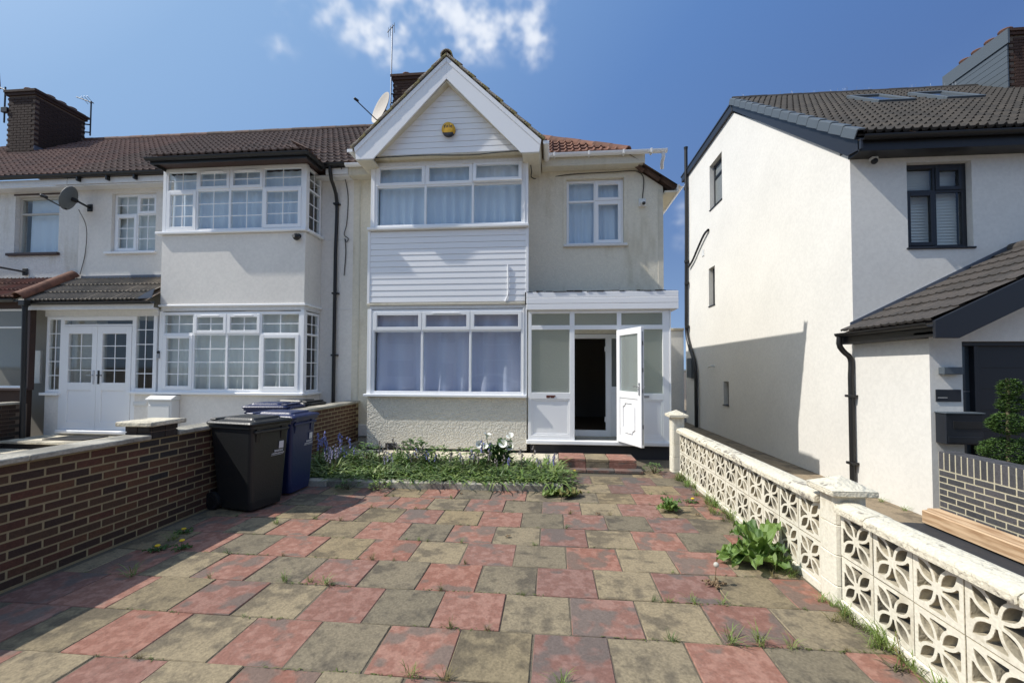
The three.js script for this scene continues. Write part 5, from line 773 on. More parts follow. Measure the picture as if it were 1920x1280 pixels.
single('aerial_cable', 'thin cable hanging from the dark dish to the tiled canopy', 'cable', tube([[-10.34, 5.1, ZM + 0.25], [-10.33, 4.8, ZM + 0.1], [-10.42, 4.2, ZM + 0.02], [-10.52, 3.72, ZM + 0.03]], 0.008), M.cableGrey);
{
  const a = thing('tv_aerial', 'tall television aerial on the chimney behind the gable', 'aerial', [-4.46, 8.6, -11.5]);
  part(a, 'mast', rod([-4.46, 8.5, -11.5], [-4.43, 11.15, -11.5], 0.019), M.alu);
  part(a, 'boom', rod([-4.62, 11.10, -11.62], [-4.36, 11.13, -11.42], 0.012), M.alu); for (let k = 0; k < 4; k++) part(a, 'element', rod([-4.62 + k * 0.075, 11.03, -11.72 + k * 0.05], [-4.56 + k * 0.075, 11.18, -11.55 + k * 0.05], 0.006), M.alu);
  part(a, 'chimney_clamp', join([rod([-4.46, 9.25, -11.5], [-4.35, 9.25, -11.53], 0.018), rod([-4.46, 9.0, -11.5], [-4.35, 9.0, -11.53], 0.018)]), M.black);
  const b = thing('tv_aerial', 'slanting television aerial on the right side of the furthest chimney', 'aerial', [-14.6, 9.0, -12.35]);
  part(b, 'mast', rod([-14.62, 9.0, -12.35], [-14.62, 10.1, -12.35], 0.02), M.black); part(b, 'boom', rod([-15.45, 10.45, -12.6], [-14.55, 10.05, -12.35], 0.016), M.black); part(b, 'bracket', join([rod([-14.62, 9.1, -12.35], [-14.8, 9.1, -12.3], 0.02), rod([-14.62, 9.35, -12.35], [-14.8, 9.35, -12.3], 0.02)]), M.black);
  for (let k = 0; k < 3; k++) part(b, 'element', rod([-14.9 + k * 0.1, 10.12, -12.5], [-14.86 + k * 0.1, 10.22, -12.25], 0.007), M.alu);
  const c = thing('tv_aerial', 'television aerial on the left side of the furthest chimney', 'aerial', [-15.8, 9.0, -11.0]);
  part(c, 'mast', rod([-15.78, 8.7, -11.0], [-15.78, 9.75, -11.0], 0.02), M.black); part(c, 'boom', rod([-16.4, 9.95, -11.1], [-15.7, 9.62, -10.95], 0.016), M.black); part(c, 'bracket', bx(-15.86, -15.66, 9.0, 9.14, -11.06, -10.96), M.black); part(c, 'element', rod([-15.95, 9.7, -11.0], [-16.15, 10.25, -11.1], 0.014), M.black); part(c, 'element', rod([-16.2, 9.7, -11.0], [-16.3, 9.95, -11.3], 0.008), M.alu);
}
single('phone_cable', 'black cable with a small coil hanging down the party wall', 'cable', tube([[-4.33, 5.8, ZE + 0.02], [-4.35, 5.6, ZM + 0.05], [-4.31, 5.3, ZM + 0.02], [-4.33, 4.7, ZM + 0.02], [-4.37, 4.45, ZM + 0.03], [-4.28, 4.38, ZM + 0.03], [-4.33, 4.3, ZM + 0.03], [-4.36, 4.4, ZM + 0.03], [-4.34, 4.15, ZM + 0.02], [-4.37, 3.6, ZM + 0.02]], 0.009, 60, 6), M.cable);
single('eave_cable', 'dark cable sagging along the foot of the gable', 'cable', tube([[-3.5, 5.70, ZB + 0.19], [-2.4, 5.71, ZB + 0.19], [-1.5, 5.68, ZB + 0.19], [-0.95, 5.71, ZB + 0.19], [-0.48, 5.70, ZB + 0.15], [-0.40, 5.55, ZB - 0.2], [-0.38, 5.53, ZM + 0.02], [0.4, 5.585, ZM + 0.02], [1.2, 5.60, ZM + 0.02], [1.7, 5.595, ZM + 0.02], [1.81, 5.5, ZM + 0.02], [1.80, 5.05, ZM + 0.025]], 0.009, 90, 6), M.cable);
{
  const c = thing('security_camera', 'white security camera on the cream wall near the house corner', 'camera', [1.79, 4.95, ZM]);
  part(c, 'camera_back', bx(1.72, 1.86, 4.88, 5.04, ZM, ZM + 0.04, 0.008), M.plasticWhite); part(c, 'camera_body', clean(new THREE.CapsuleGeometry(0.045, 0.09, 5, 14).rotateX(Math.PI / 2 + 0.5).translate(1.79, 4.93, ZM + 0.11)), M.plasticWhite); part(c, 'camera_lens', clean(new THREE.SphereGeometry(0.034, 12, 8).translate(1.79, 4.89, ZM + 0.185)), M.black);
  const a = thing('alarm_box', 'round yellow alarm box with a dark base on the gable boards', 'alarm box', [-1.953, 6.17, ZB + 0.17]);
  const zf = ZB + 0.062, body = new THREE.CylinderGeometry(0.128, 0.134, 0.06, 40).rotateX(Math.PI / 2);
  local(a, 'backplate', clean(new THREE.CylinderGeometry(0.13, 0.13, 0.02, 40).rotateX(Math.PI / 2).translate(0, 0, 0.022)), M.navy);
  local(a, 'alarm_cover', clean(new THREE.LatheGeometry([[0, 0.05], [0.09, 0.048], [0.118, 0.038], [0.131, 0.0], [0.131, -0.03]].map(([x, y]) => new THREE.Vector2(x, y)), 40).rotateX(Math.PI / 2).translate(0, 0, 0.062)), M.amber);
  const s = new THREE.Shape(); s.absarc(0, 0, 0.134, Math.PI + 0.72, 2 * Math.PI - 0.72, false); s.closePath();
  local(a, 'alarm_base', clean(new THREE.ExtrudeGeometry(s, { depth: 0.085, bevelEnabled: false, curveSegments: 20 }).translate(0, 0, 0.03)), M.navy);
}
// ================================================================ WHITE HOUSE ON THE RIGHT
{
  const XW = 5.0, ZF = -7.72, G = -0.45, YE = 5.44, ZEV = -7.38, S = 0.735, ZT = -12.3, YT = YE + S * (ZEV - ZT);
  const H = thing('white_house', 'white rendered house with anthracite trim and a tiled porch', 'house', [8, -0.31, -9]);
  part(H, 'side_wall', wallX([[ZF - 0.25, G], [ZF - 0.25, 5.36 + (5.36 - YT + 0.28) / (ZF - ZT + 0.1) * -0.25], [ZT - 0.1, YT - 0.28], [-16.8, YT - 0.28], [-16.8, G]], [[-13.2, -14.2, 6.69, 8.1], [-13.84, -14.36, 3.66, 4.86], [-12.87, -13.25, 0.635, 1.31]], XW, 0.25), M.white);
  part(H, 'front_wall', wallZ([[XW, G], [12.5, G], [12.5, 5.36], [XW, 5.36]], [[5.88, 6.87, 3.67, 5.10]], ZF, 0.25), M.white);
  part(H, 'back_wall', bx(XW + 0.26, 12.5, G, YT - 0.3, -16.8, -16.55), M.white); part(H, 'upper_floor', bx(XW + 0.26, 12.4, 2.7, 2.9, -16.5, ZF - 0.26), M.room); part(H, 'ceiling', bx(XW + 0.26, 12.4, 5.2, 5.35, -16.5, ZF - 0.26), M.room); part(H, 'room_partition', bx(XW + 0.26, 12.4, 2.9, 5.2, -10.6, -10.5), M.room); part(H, 'end_wall', bx(12.4, 12.5, G, 7, -16.5, ZF - 0.26), M.room);
  makeWindow(H, { label: 'dark framed upper window with white blinds', w: 0.985, h: 1.425, cols: [0.50], transom: 0.97, place: faceZ(5.8825, 3.673, ZF - 0.10), frame: M.anth, edge: 0.065, sash: { '0,0': 0.05, '1,1': 0.05 }, sill: [0.03, 0.03, 0.03, 0.13] });
  { const bl = thing('venetian_blind', 'white blind behind the dark framed upper window', 'blind', [6.37, 4.4, ZF - 0.24]); for (let k = 0; k < 26; k++) { const m = part(bl, 'slat', cb(0.9, 0.003, 0.062, 0.001), M.plasticWhite, [6.375, 3.75 + k * 0.051, ZF - 0.24]); m.rotation.x = 1.25; } }
  const side = (z0, z1, y0, y1, tr, label) => makeWindow(H, { label, w: z1 - z0, h: y1 - y0, cols: [], transom: tr, turn: -Math.PI / 2, place: faceXm(XW + 0.13, y0, z0), frame: M.anth, glass: M.frosted, edge: 0.06, sash: tr ? { '1,0': 0.04 } : {}, sill: [0.02, 0.02, 0.03, 0.16] });
  side(-14.195, -13.205, 6.692, 8.098, 0.95, 'attic side window with a dark frame'); side(-14.358, -13.842, 3.662, 4.858, 0.8, 'narrow first floor side window'); side(-13.248, -12.872, 0.637, 1.308, 0, 'small low side window');
  // front roof slope
  const U = V(0, S, -1).normalize(), L = (ZEV - ZT) * Math.hypot(1, S);
  const TGr = tileGeo(0.27, 0.42, 2, 0.04, 0.045), sky = [[7.22, 8.0], [8.62, 9.4]], s0 = 3.55, s1 = 4.85;
  layTiles(H, V(XW - 0.02, YE, ZEV), AX, U, 7.3, L, 0.27, 0.32, TGr, M.tileSmoke, (a, u) => { const x = XW - 0.02 + a; return !sky.some(([p, q]) => x > p - 0.05 && x < q + 0.05 && u > s0 - 0.1 && u < s1 + 0.1); }, 300, 81);
  part(H, 'roof_deck', join([tri4([XW - 0.08, YE - 0.02, ZEV], [12.6, YE - 0.02, ZEV], [12.6, YT - 0.01, ZT], [XW - 0.08, YT - 0.01, ZT]), tri4([XW - 0.08, YE - 0.10, ZEV], [12.6, YE - 0.10, ZEV], [12.6, YT - 0.09, ZT], [XW - 0.08, YT - 0.09, ZT])]), M.mortarDark);
  for (const [a, b] of sky) {
    const at = (x, s, n) => V(x, YE, ZEV).addScaledVector(U, s).addScaledVector(V(0, 1, S).normalize(), n), q = new THREE.Quaternion().setFromRotationMatrix(new THREE.Matrix4().makeBasis(AX, U, V(0, 1, S).normalize())), w = b - a, h = s1 - s0, c = at((a + b) / 2, (s0 + s1) / 2, 0.06);
    const m = part(H, 'roof_window', join([cb(w, 0.09, 0.1, 0.006).translate(0, h / 2 - 0.045, 0), cb(w, 0.09, 0.1, 0.006).translate(0, -h / 2 + 0.045, 0), cb(0.08, h - 0.182, 0.1, 0.006).translate(w / 2 - 0.04, 0, 0), cb(0.08, h - 0.182, 0.1, 0.006).translate(-w / 2 + 0.04, 0, 0), cb(w + 0.2, h + 0.2, 0.02, 0.004).translate(0, 0, -0.045)]), M.slateGrey, [c.x, c.y, c.z]); m.quaternion.copy(q);
    const g = local(m, 'roof_pane', clean(new THREE.PlaneGeometry(w - 0.15, h - 0.17).translate(0, 0, 0.02)), mat([0.03, 0.035, 0.04], 0.05));
  }
  ridgeTiles(H, [XW - 0.05, YT + 0.03, ZT], [12.5, YT + 0.03, ZT], 0.11, M.tileSmoke, 0.45);
  { const f = rng(4), g = []; for (let k = 0; k < 45; k++) { const x = 5.2 + f() * 7; g.push(rod([x, YT + 0.1, ZT], [x + rr(-0.02, 0.02, f), YT + rr(0.14, 0.22, f), ZT + rr(-0.05, 0.05, f)], 0.0025, 4)); } stuff(part(H, 'bird_spikes', mergeGeometries(g), M.alu)); }
  // dry verge caps up the gable
  const n = 15; for (let k = 0; k < n; k++) { const s = (k + 0.5) / n * L, p = V(XW - 0.075, YE, ZEV).addScaledVector(U, s), m = part(H, 'verge_cap', join([cb(0.13, L / n - 0.01, 0.03, 0.006).translate(0.03, 0, 0.06), cb(0.022, L / n - 0.008, 0.15, 0.006).translate(-0.04, 0, -0.012)]), M.slateGrey, [p.x, p.y, p.z]); m.quaternion.setFromRotationMatrix(new THREE.Matrix4().makeBasis(AX, U, V(0, 1, S).normalize())); m.rotateX(-0.045); }
  part(H, 'barge_board', wallX([[ZEV + 0.02, YE - 0.08], [ZEV + 0.02, YE - 0.24], [ZF + 0.02, YE - 0.20], [ZT, YT - 0.27], [ZT, YT - 0.10]], [], XW - 0.06, 0.03), M.anth);
  part(H, 'flat_roof_fascia', join([bx(XW - 0.07, XW - 0.03, YT - 0.285, YT - 0.08, -16.95, ZT - 0.003), bx(XW - 0.09, XW + 0.2, YT - 0.078, YT - 0.03, -17.0, ZT - 0.003), bx(XW - 0.03, 12.5, YT - 0.279, YT - 0.1, -16.95, -12.2)]), M.anth);
  part(H, 'verge_soffit', bx(XW - 0.03, XW + 0.0, 5.2, 5.3, ZF, ZF + 0.3), M.anth);
  part(H, 'front_fascia', bx(XW - 0.06, 12.5, YE - 0.26, YE - 0.06, ZEV - 0.06, ZEV - 0.03), M.black); part(H, 'front_soffit', bx(XW - 0.03, 12.5, YE - 0.255, YE - 0.22, ZF - 0.002, ZEV - 0.061), M.black); part(H, 'front_gutter', gutterX(XW - 0.05, 12.5, YE - 0.05, ZEV + 0.035, 0.065), M.black);
  // chimney with slate-hung flank
  { const c = chimney(H, 11.15, 12.2, 7.4, 10.0, -13.1, -11.5, M.brick[1], [[11.32, -11.75, 0.16], [11.32, -12.1, 0.16], [11.32, -12.45, 0.16], [11.32, -12.8, 0.16], [11.75, -11.75, 0.16]]); const f = rng(3); for (let k = 0; k < 12; k++) part(c, 'cladding_course', bx(11.08, 11.12, 8.1 + k * 0.155, 8.1 + k * 0.155 + 0.15, -13.12, -11.48, 0.004), M.slateGrey).rotation.z = 0.0; part(c, 'cladding_course', bx(11.05, 11.1, 9.62, 9.98, -13.2, -11.42), M.slateGrey); }
  // porch
  const ZP = -6.25, PE = 4.80, PY = 2.27, PS = 0.505, PR = 7.45, PZ = -5.93;
  part(H, 'porch_side_wall', bx(XW - 0.012, XW + 0.2, G, 2.19, ZF + 0.002, ZP - 0.199, 0.0005), M.white);
  part(H, 'porch_front_wall', wallZ([[XW - 0.012, G], [9.9, G], [9.9, 2.19], [PR, 3.45], [XW - 0.012, 2.19]], [[5.385, 7.2, -0.3, 2.03]], ZP, 0.199), M.white);
  part(H, 'porch_door', bx(5.59, 7.2, -0.3, 2.03, ZP - 0.17, ZP - 0.12), M.anth); for (let k = 0; k < 7; k++) part(H, 'door_groove', bx(5.72, 7.0, 0.0 + k * 0.28, 0.008 + k * 0.28, ZP - 0.122, ZP - 0.117, 0.001), M.black);
  const dl = part(H, 'door_frame', join([bx(5.385, 7.2, 1.975, 2.03, ZP - 0.16, ZP - 0.06), bx(5.585, 5.63, -0.3, 1.974, ZP - 0.16, ZP - 0.06)]), M.anth); part(dl, 'door_side_light', bx(5.385, 5.584, -0.3, 1.974, ZP - 0.14, ZP - 0.13), mat([0.05, 0.065, 0.08], 0.12)); part(dl, 'glazing_bar', bx(5.385, 5.584, 1.362, 1.37, ZP - 0.13, ZP - 0.126, 0.001), M.alu);
  const UP2 = V(1, PS, 0).normalize(), pl = (PR - PE) * Math.hypot(1, PS);
  const TGP = tileGeo(0.3, 0.44, 2, 0.014);
  layTiles(H, V(PE, PY, ZF + 0.03), V(0, 0, 1), UP2, PZ - ZF - 0.06, pl, 0.295, 0.36, TGP, M.tilePorch, null, 200, 91);
  layTiles(H, V(2 * PR - PE, PY, PZ - 0.03), V(0, 0, -1), V(-1, PS, 0).normalize(), PZ - ZF - 0.06, pl, 0.295, 0.36, TGP, M.tilePorch, null, 200, 92);
  part(H, 'porch_roof_deck', join([tri4([PE, PY - 0.03, PZ - 0.02], [PE, PY - 0.03, ZF], [PR, PY - 0.03 + PS * (PR - PE), ZF], [PR, PY - 0.03 + PS * (PR - PE), PZ - 0.02]), tri4([PR, PY - 0.03 + PS * (PR - PE), PZ - 0.02], [PR, PY - 0.03 + PS * (PR - PE), ZF], [2 * PR - PE, PY - 0.03, ZF], [2 * PR - PE, PY - 0.03, PZ - 0.02])]), M.mortarDark);
  ridgeTiles(H, [PR, PY + PS * (PR - PE) + 0.03, ZF], [PR, PY + PS * (PR - PE) + 0.03, PZ], 0.11, M.tilePorch, 0.45);
  for (const s of [-1, 1]) { const X = (x) => PR + s * (x), w = PR - PE + 0.02, q = [[X(0), PY + PS * (PR - PE) + 0.0], [X(w), PY + 0.0], [X(w), PY - 0.22], [X(w - 0.28), PY - 0.22], [X(0), PY + PS * (PR - PE) - 0.33]]; part(H, 'porch_barge_board', clean(new THREE.ExtrudeGeometry(poly(s > 0 ? q.slice().reverse() : q), { depth: 0.03, bevelEnabled: true, bevelThickness: 0.004, bevelSize: 0.004, bevelOffset: -0.004, bevelSegments: 1 }).translate(0, 0, PZ)), M.anth);
    const q2 = [[X(0), PY + PS * (PR - PE) - 0.12], [X(w - 0.02), PY - 0.13], [X(w - 0.02), PY - 0.16], [X(0), PY + PS * (PR - PE) - 0.16]]; part(H, 'porch_verge_soffit', clean(new THREE.ExtrudeGeometry(poly(s > 0 ? q2.slice().reverse() : q2), { depth: PZ - ZP - 0.008, bevelEnabled: false }).translate(0, 0, ZP + 0.003)), M.black); }
  part(H, 'porch_fascia', bx(PE - 0.0, PE + 0.025, PY - 0.2, PY - 0.03, ZF + 0.01, PZ - 0.002), M.black); part(H, 'porch_soffit', bx(PE + 0.026, XW - 0.013, PY - 0.2, PY - 0.17, ZF + 0.01, ZP - 0.002), M.black); part(H, 'porch_gutter', gutterZ(ZF + 0.01, PZ, PY - 0.02, PE - 0.05, 0.06), M.black);
  part(H, 'porch_flashing', clean(new THREE.ExtrudeGeometry(poly([[PE + 0.15, PY + 0.08], [PE + 0.15, PY + 0.17], [PR, PY + 0.1 + PS * (PR - PE)], [PR, PY + 0.02 + PS * (PR - PE)]].reverse()), { depth: 0.02, bevelEnabled: false }).translate(0, 0, ZF - 0.001)), M.lead);
  const dp = part(H, 'downpipe', tube([[PE - 0.05, PY - 0.05, ZF + 0.06], [PE - 0.05, PY - 0.22, ZF + 0.05], [PE + 0.03, PY - 0.33, ZF + 0.04], [XW - 0.075, PY - 0.42, ZF + 0.03], [XW - 0.07, 1.5, ZF + 0.03], [XW - 0.07, 0.6, ZF + 0.03], [XW - 0.07, G + 0.12, ZF + 0.03]], 0.042, 40, 10), M.black);
  for (const y of [1.2, 0.1]) part(dp, 'pipe_bracket', bx(XW - 0.13, XW - 0.012, y, y + 0.04, ZF - 0.04, ZF + 0.11, 0.004), M.black);
  // soil pipe on the flank
  const px = XW - 0.085, sp = part(H, 'soil_pipe', tube([[px, 9.75, -16.33], [px, 7, -16.33], [px, 4, -16.42], [px, 3.0, -16.4], [px, 2.5, -16.1], [px, 1.95, -15.6], [px, 1.6, -15.45], [px, 0.6, -15.42], [px, -0.31, -15.42]], 0.062, 70, 10), M.black);
  part(sp, 'vent_cage', clean(cyl(0.075, 0.062, 0.1).translate(px, 9.78, -16.33)), M.black); for (const y of [8.3, 5.6, 4.8, 3.2]) part(sp, 'pipe_collar', clean(cyl(0.08, 0.08, 0.09).translate(px, y, -16.35)), M.black);
  part(H, 'waste_pipe', tube([[px + 0.02, 5.35, -16.2], [px + 0.02, 5.5, -15.7], [px + 0.02, 5.75, -15.2], [px + 0.02, 6.05, -14.5], [px + 0.05, 6.1, -14.25]], 0.035, 24, 8), M.black);
  part(H, 'meter_box', bx(XW - 0.14, XW - 0.002, 1.35, 2.05, -16.25, -15.75, 0.01), M.slateGrey); part(H, 'wall_tap', tube([[XW, 1.75, -13.95], [XW - 0.1, 1.76, -13.95], [XW - 0.14, 1.72, -14.1]], 0.025, 10), M.plasticWhite); part(H, 'wall_vent', bx(XW - 0.02, XW - 0.001, 5.4, 5.62, -14.92, -14.75), M.plasticWhite);
  part(H, 'rear_extension', bx(3.3, XW - 0.005, G, 3.12, -21, -17.05), M.white); part(H, 'extension_coping', bx(3.25, XW, 3.121, 3.22, -21.05, -17.0, 0.01), M.paleConcrete);
  // small fittings on the porch front
  const lp = thing('wall_lamp', 'small dark unlit wall lamp above the plaque by the dark door', 'lamp', [5.2, 1.64, ZP]); part(lp, 'lamp_body', bx(5.09, 5.325, 1.595, 1.69, ZP, ZP + 0.09, 0.006), M.slateGrey); part(lp, 'lamp_slot', bx(5.11, 5.305, 1.589, 1.594, ZP + 0.02, ZP + 0.07, 0.001), M.plasticWhite);
  const pq = thing('house_plaque', 'dark slate house plaque with a thin line by the dark door', 'plaque', [5.2, 1.31, ZP]); part(pq, 'plaque_plate', bx(5.05, 5.355, 1.237, 1.395, ZP, ZP + 0.012, 0.002), M.anth); part(pq, 'plaque_line', bx(5.07, 5.185, 1.285, 1.291, ZP + 0.012, ZP + 0.014, 0.0005), M.plasticWhite);
  const lb = thing('letter_box', 'large anthracite letter box with a raised flap below the plaque', 'letter box', [5.26, 0.9, ZP]); part(lb, 'box_body', bx(5.035, 5.48, 0.70, 1.09, ZP + 0.002, ZP + 0.16, 0.008), M.anth); part(lb, 'box_lid', bx(5.025, 5.49, 1.091, 1.108, ZP + 0.002, ZP + 0.18, 0.004), M.slateGrey); part(lb, 'box_flap', bx(5.12, 5.46, 0.90, 1.0, ZP + 0.16, ZP + 0.168, 0.003), M.black); part(lb, 'box_door', bx(5.06, 5.46, 0.72, 0.80, ZP + 0.16, ZP + 0.166, 0.003), M.anth);
  const cm = thing('security_camera', 'white dome camera under the eaves of the white house', 'camera', [5.32, 5.2, ZF]); part(cm, 'camera_base', bx(5.28, 5.38, 5.13, 5.185, ZF, ZF + 0.11, 0.012), M.plasticWhite); part(cm, 'camera_dome', clean(new THREE.SphereGeometry(0.05, 14, 10).translate(5.33, 5.11, ZF + 0.08)), M.black);
}
// ---------------------------------------------------------------- grey garden wall, membrane and sleepers next door
{
  const w = thing('garden_wall', 'dark grey brick garden wall with an upright brick course on top', 'wall', [4.85, -0.3, -3.9]);
  part(w, 'mortar_core', bx(4.7505, 4.955, -0.35, 0.645, -5.86, -1.5), M.mortarPale);
  const f = rng(17), up = cb(0.03, 0.213, 0.0625, 0.003), fl = [0, 1, 2].map((k) => boxUV(cb(0.03, 0.0625, 0.212, 0.003), k * 0.3, k * 0.5));
  for (let k = 0; k < 38; k++) part(w, 'soldier_brick', up, M.greyBrick[Math.floor(f() * 3)], [4.763, 0.544, -5.822 + k * 0.0755]);
  for (let k = 0; k < 38; k++) part(w, 'soldier_brick', cb(0.19, 0.012, 0.064, 0.002), M.greyBrick[Math.floor(f() * 3)], [4.86, 0.648, -5.822 + k * 0.0755]);
  for (let c = 0; c < 9; c++) for (let k = 0; k < 13; k++) part(w, 'brick', fl[Math.floor(f() * 3)], M.greyBrick[Math.floor(f() * 3)], [4.763, 0.3925 - c * 0.075, -5.745 + (c % 2) * 0.1127 + k * 0.2255]);
  for (let c = 1; c < 9; c += 2) part(w, 'brick', cb(0.03, 0.0625, 0.1, 0.003), M.greyBrick[c % 3], [4.763, 0.3925 - c * 0.075, -5.8015]);
  const b = setting('membrane_bed', 'black membrane laid beside the screen wall'); part(b, 'membrane_sheet', (() => { const g = new THREE.PlaneGeometry(0.85, 4.2, 12, 50).rotateX(-Math.PI / 2).translate(4.32, -0.165, -3.55), p = g.attributes.position; for (let i = 0; i < p.count; i++) p.setY(i, p.getY(i) + 0.02 * (fbm(p.getX(i) * 4, p.getZ(i) * 4, 3, 3) - 0.5)); g.computeVertexNormals(); return clean(g); })(), M.membrane); part(b, 'bed_fill', bx(3.92, 4.74, -0.4, -0.185, -5.62, -1.5), M.membrane);
  const t1 = single('timber_sleeper', 'pale timber sleeper nearest the screen wall, lying by the grey brick wall', 'timber', boxUV(cb(3.6, 0.15, 0.14, 0.008), 0.2, 0.1).rotateY(Math.PI / 2), M.wood, 'two timber sleepers', [4.42, -0.072, -3.82]);
  const t2 = single('timber_sleeper', 'pale timber sleeper tight against the grey brick wall', 'timber', boxUV(cb(3.6, 0.14, 0.135, 0.008), 0.7, 0.5).rotateY(Math.PI / 2), M.wood, 'two timber sleepers', [4.57, -0.075, -3.92]); t2.rotation.y = 0.006; t1.rotation.y = -0.004;
}
// ================================================================ WHEELIE BINS
const fontBold = await new FontLoader().loadAsync('fonts/droid/droid_sans_bold.typeface.json');
function text(s, size, depth) { const g = new TextGeometry(s, { font: fontBold, size, depth, curveSegments: 3, bevelEnabled: false }); g.computeBoundingBox(); return clean(g); }
function ring(a, b, r, y, cx = 0) { const p = []; for (const [sx, sz, a0] of [[1, 1, 0], [-1, 1, Math.PI / 2], [-1, -1, Math.PI], [1, -1, 1.5 * Math.PI]]) for (let k = 0; k <= 4; k++) { const t = a0 + k / 4 * Math.PI / 2; p.push([cx + sx * (a - r) + r * Math.cos(t), y, sz * (b - r) + r * Math.sin(t)]); } return p; }
function loft(rings, capTop = true, capBottom = true) {
  const v = [], n = rings[0].length;
  for (let i = 0; i + 1 < rings.length; i++) for (let k = 0; k < n; k++) { const a = rings[i][k], b = rings[i][(k + 1) % n], c = rings[i + 1][(k + 1) % n], d = rings[i + 1][k]; v.push(...a, ...c, ...b, ...a, ...d, ...c); }
  const cap = (r, up) => { const c = [0, 1, 2].map((j) => r.reduce((s, p) => s + p[j], 0) / n); for (let k = 0; k < n; k++) up ? v.push(...c, ...r[(k + 1) % n], ...r[k]) : v.push(...c, ...r[k], ...r[(k + 1) % n]); };
  if (capTop) cap(rings[rings.length - 1], true); if (capBottom) cap(rings[0], false);
  const g = new THREE.BufferGeometry(); g.setAttribute('position', new THREE.Float32BufferAttribute(v, 3)); g.computeVertexNormals(); return clean(g);
}
function wheelieBin(label, at, turn, mt, group, logo) {
  const b = thing('wheelie_bin', label, 'bin', at, turn, group);
  local(b, 'bin_body', loft([ring(0.245, 0.215, 0.05, 0.03, 0.03), ring(0.265, 0.23, 0.05, 0.12, 0.02), ring(0.285, 0.245, 0.045, 0.45, 0.01), ring(0.315, 0.262, 0.04, 0.86, 0), ring(0.322, 0.266, 0.04, 0.95, 0), ring(0.345, 0.285, 0.04, 0.955, 0), ring(0.347, 0.287, 0.04, 0.985, 0)]), mt);
  for (const s of [-1, 1]) local(b, 'bin_rib', loft([ring(0.02, 0.03, 0.008, 0.80, 0.30), ring(0.028, 0.04, 0.008, 0.955, 0.315)]).translate(0, 0, s * 0.17), mt);
  local(b, 'front_ledge', cb(0.03, 0.035, 0.48, 0.008).translate(0.335, 0.915, 0), mt);
  const lid = local(b, 'bin_lid', join([loft([ring(0.365, 0.295, 0.05, 0.99, 0.0), ring(0.37, 0.30, 0.05, 1.01, 0.0), ring(0.355, 0.285, 0.05, 1.028, 0.0), ring(0.25, 0.20, 0.05, 1.045, 0.03), ring(0.235, 0.185, 0.05, 1.066, 0.03), ring(0.10, 0.08, 0.03, 1.072, 0.03)]), cb(0.10, 0.02, 0.50, 0.008).translate(-0.30, 1.045, 0)]), mt); lid.rotation.z = rr(-0.01, 0.01);
  local(lid, 'lid_handle', join([cb(0.03, 0.02, 0.10, 0.006).translate(0.30, 1.032, 0.16), cb(0.03, 0.02, 0.10, 0.006).translate(0.30, 1.032, -0.16)]), mt);
  local(b, 'handle_bar', join([rod([-0.42, 1.0, -0.22], [-0.42, 1.0, 0.22], 0.016), rod([-0.42, 1.0, -0.2], [-0.33, 0.93, -0.2], 0.022), rod([-0.42, 1.0, 0.2], [-0.33, 0.93, 0.2], 0.022), cb(0.09, 0.05, 0.50, 0.012).translate(-0.36, 0.965, 0)]), mt);
  for (const s of [-1, 1]) { const w = local(b, 'wheel', clean(new THREE.CylinderGeometry(0.1, 0.1, 0.05, 24).rotateX(Math.PI / 2).translate(-0.275, 0.1, s * 0.245)), M.rubber); local(w, 'wheel_hub', clean(new THREE.CylinderGeometry(0.06, 0.06, 0.056, 18).rotateX(Math.PI / 2).translate(-0.275, 0.1, s * 0.245)), M.binBlack); }
  local(b, 'axle', rod([-0.275, 0.1, -0.22], [-0.275, 0.1, 0.22], 0.014), M.alu);
  if (logo) {
    const put = (g, dy, dz) => { const m = local(b, 'council_mark', g, M.print); return m; };
    const face = (g, y, z) => { g.rotateY(Math.PI / 2); const xf = 0.285 + 0.03 * (y - 0.45) / 0.41 + 0.0105; return g.rotateZ(-0.073).translate(xf + 0.002 + 0.0, y, z); };
    local(b, 'council_mark', face(cb(0.065, 0.085, 0.004, 0.001), 0.725, -0.15), M.print);
    local(b, 'council_name', face(text('BARNET', 0.024, 0.003), 0.647, -0.055), M.print); local(b, 'council_name', face(text('LONDON BOROUGH', 0.0135, 0.003), 0.622, -0.02), M.print); local(b, 'council_rule', face(cb(0.17, 0.004, 0.003, 0.0005), 0.610, -0.10), M.print);
  }
  return b;
}
wheelieBin('black wheelie bin standing on the drive in the shade of the brick wall', [-3.60, 0.0, -4.95], -0.24, M.binBlack, 'wheelie bins', true);
wheelieBin('blue wheelie bin standing on the drive behind the black bin', [-3.62, 0.0, -5.60], -0.05, M.binBlue, 'wheelie bins', true);
wheelieBin('blue lidded wheelie bin over the wall in the neighbouring yard', [-4.66, 0.0, -6.95], 0.1 + Math.PI, M.binBlue, 'wheelie bins', false);
wheelieBin('black lidded wheelie bin over the wall beside the blue lid', [-4.68, 0.0, -7.7], -0.1 + Math.PI, M.binBlack, 'wheelie bins', false);
{ const a = scene.getObjectByName('alarm_box'), g = text('Yale', 0.062, 0.004); g.computeBoundingBox(); local(a, 'alarm_lettering', g.translate(-(g.boundingBox.max.x + g.boundingBox.min.x) / 2, 0.005, 0.108), M.navy); }
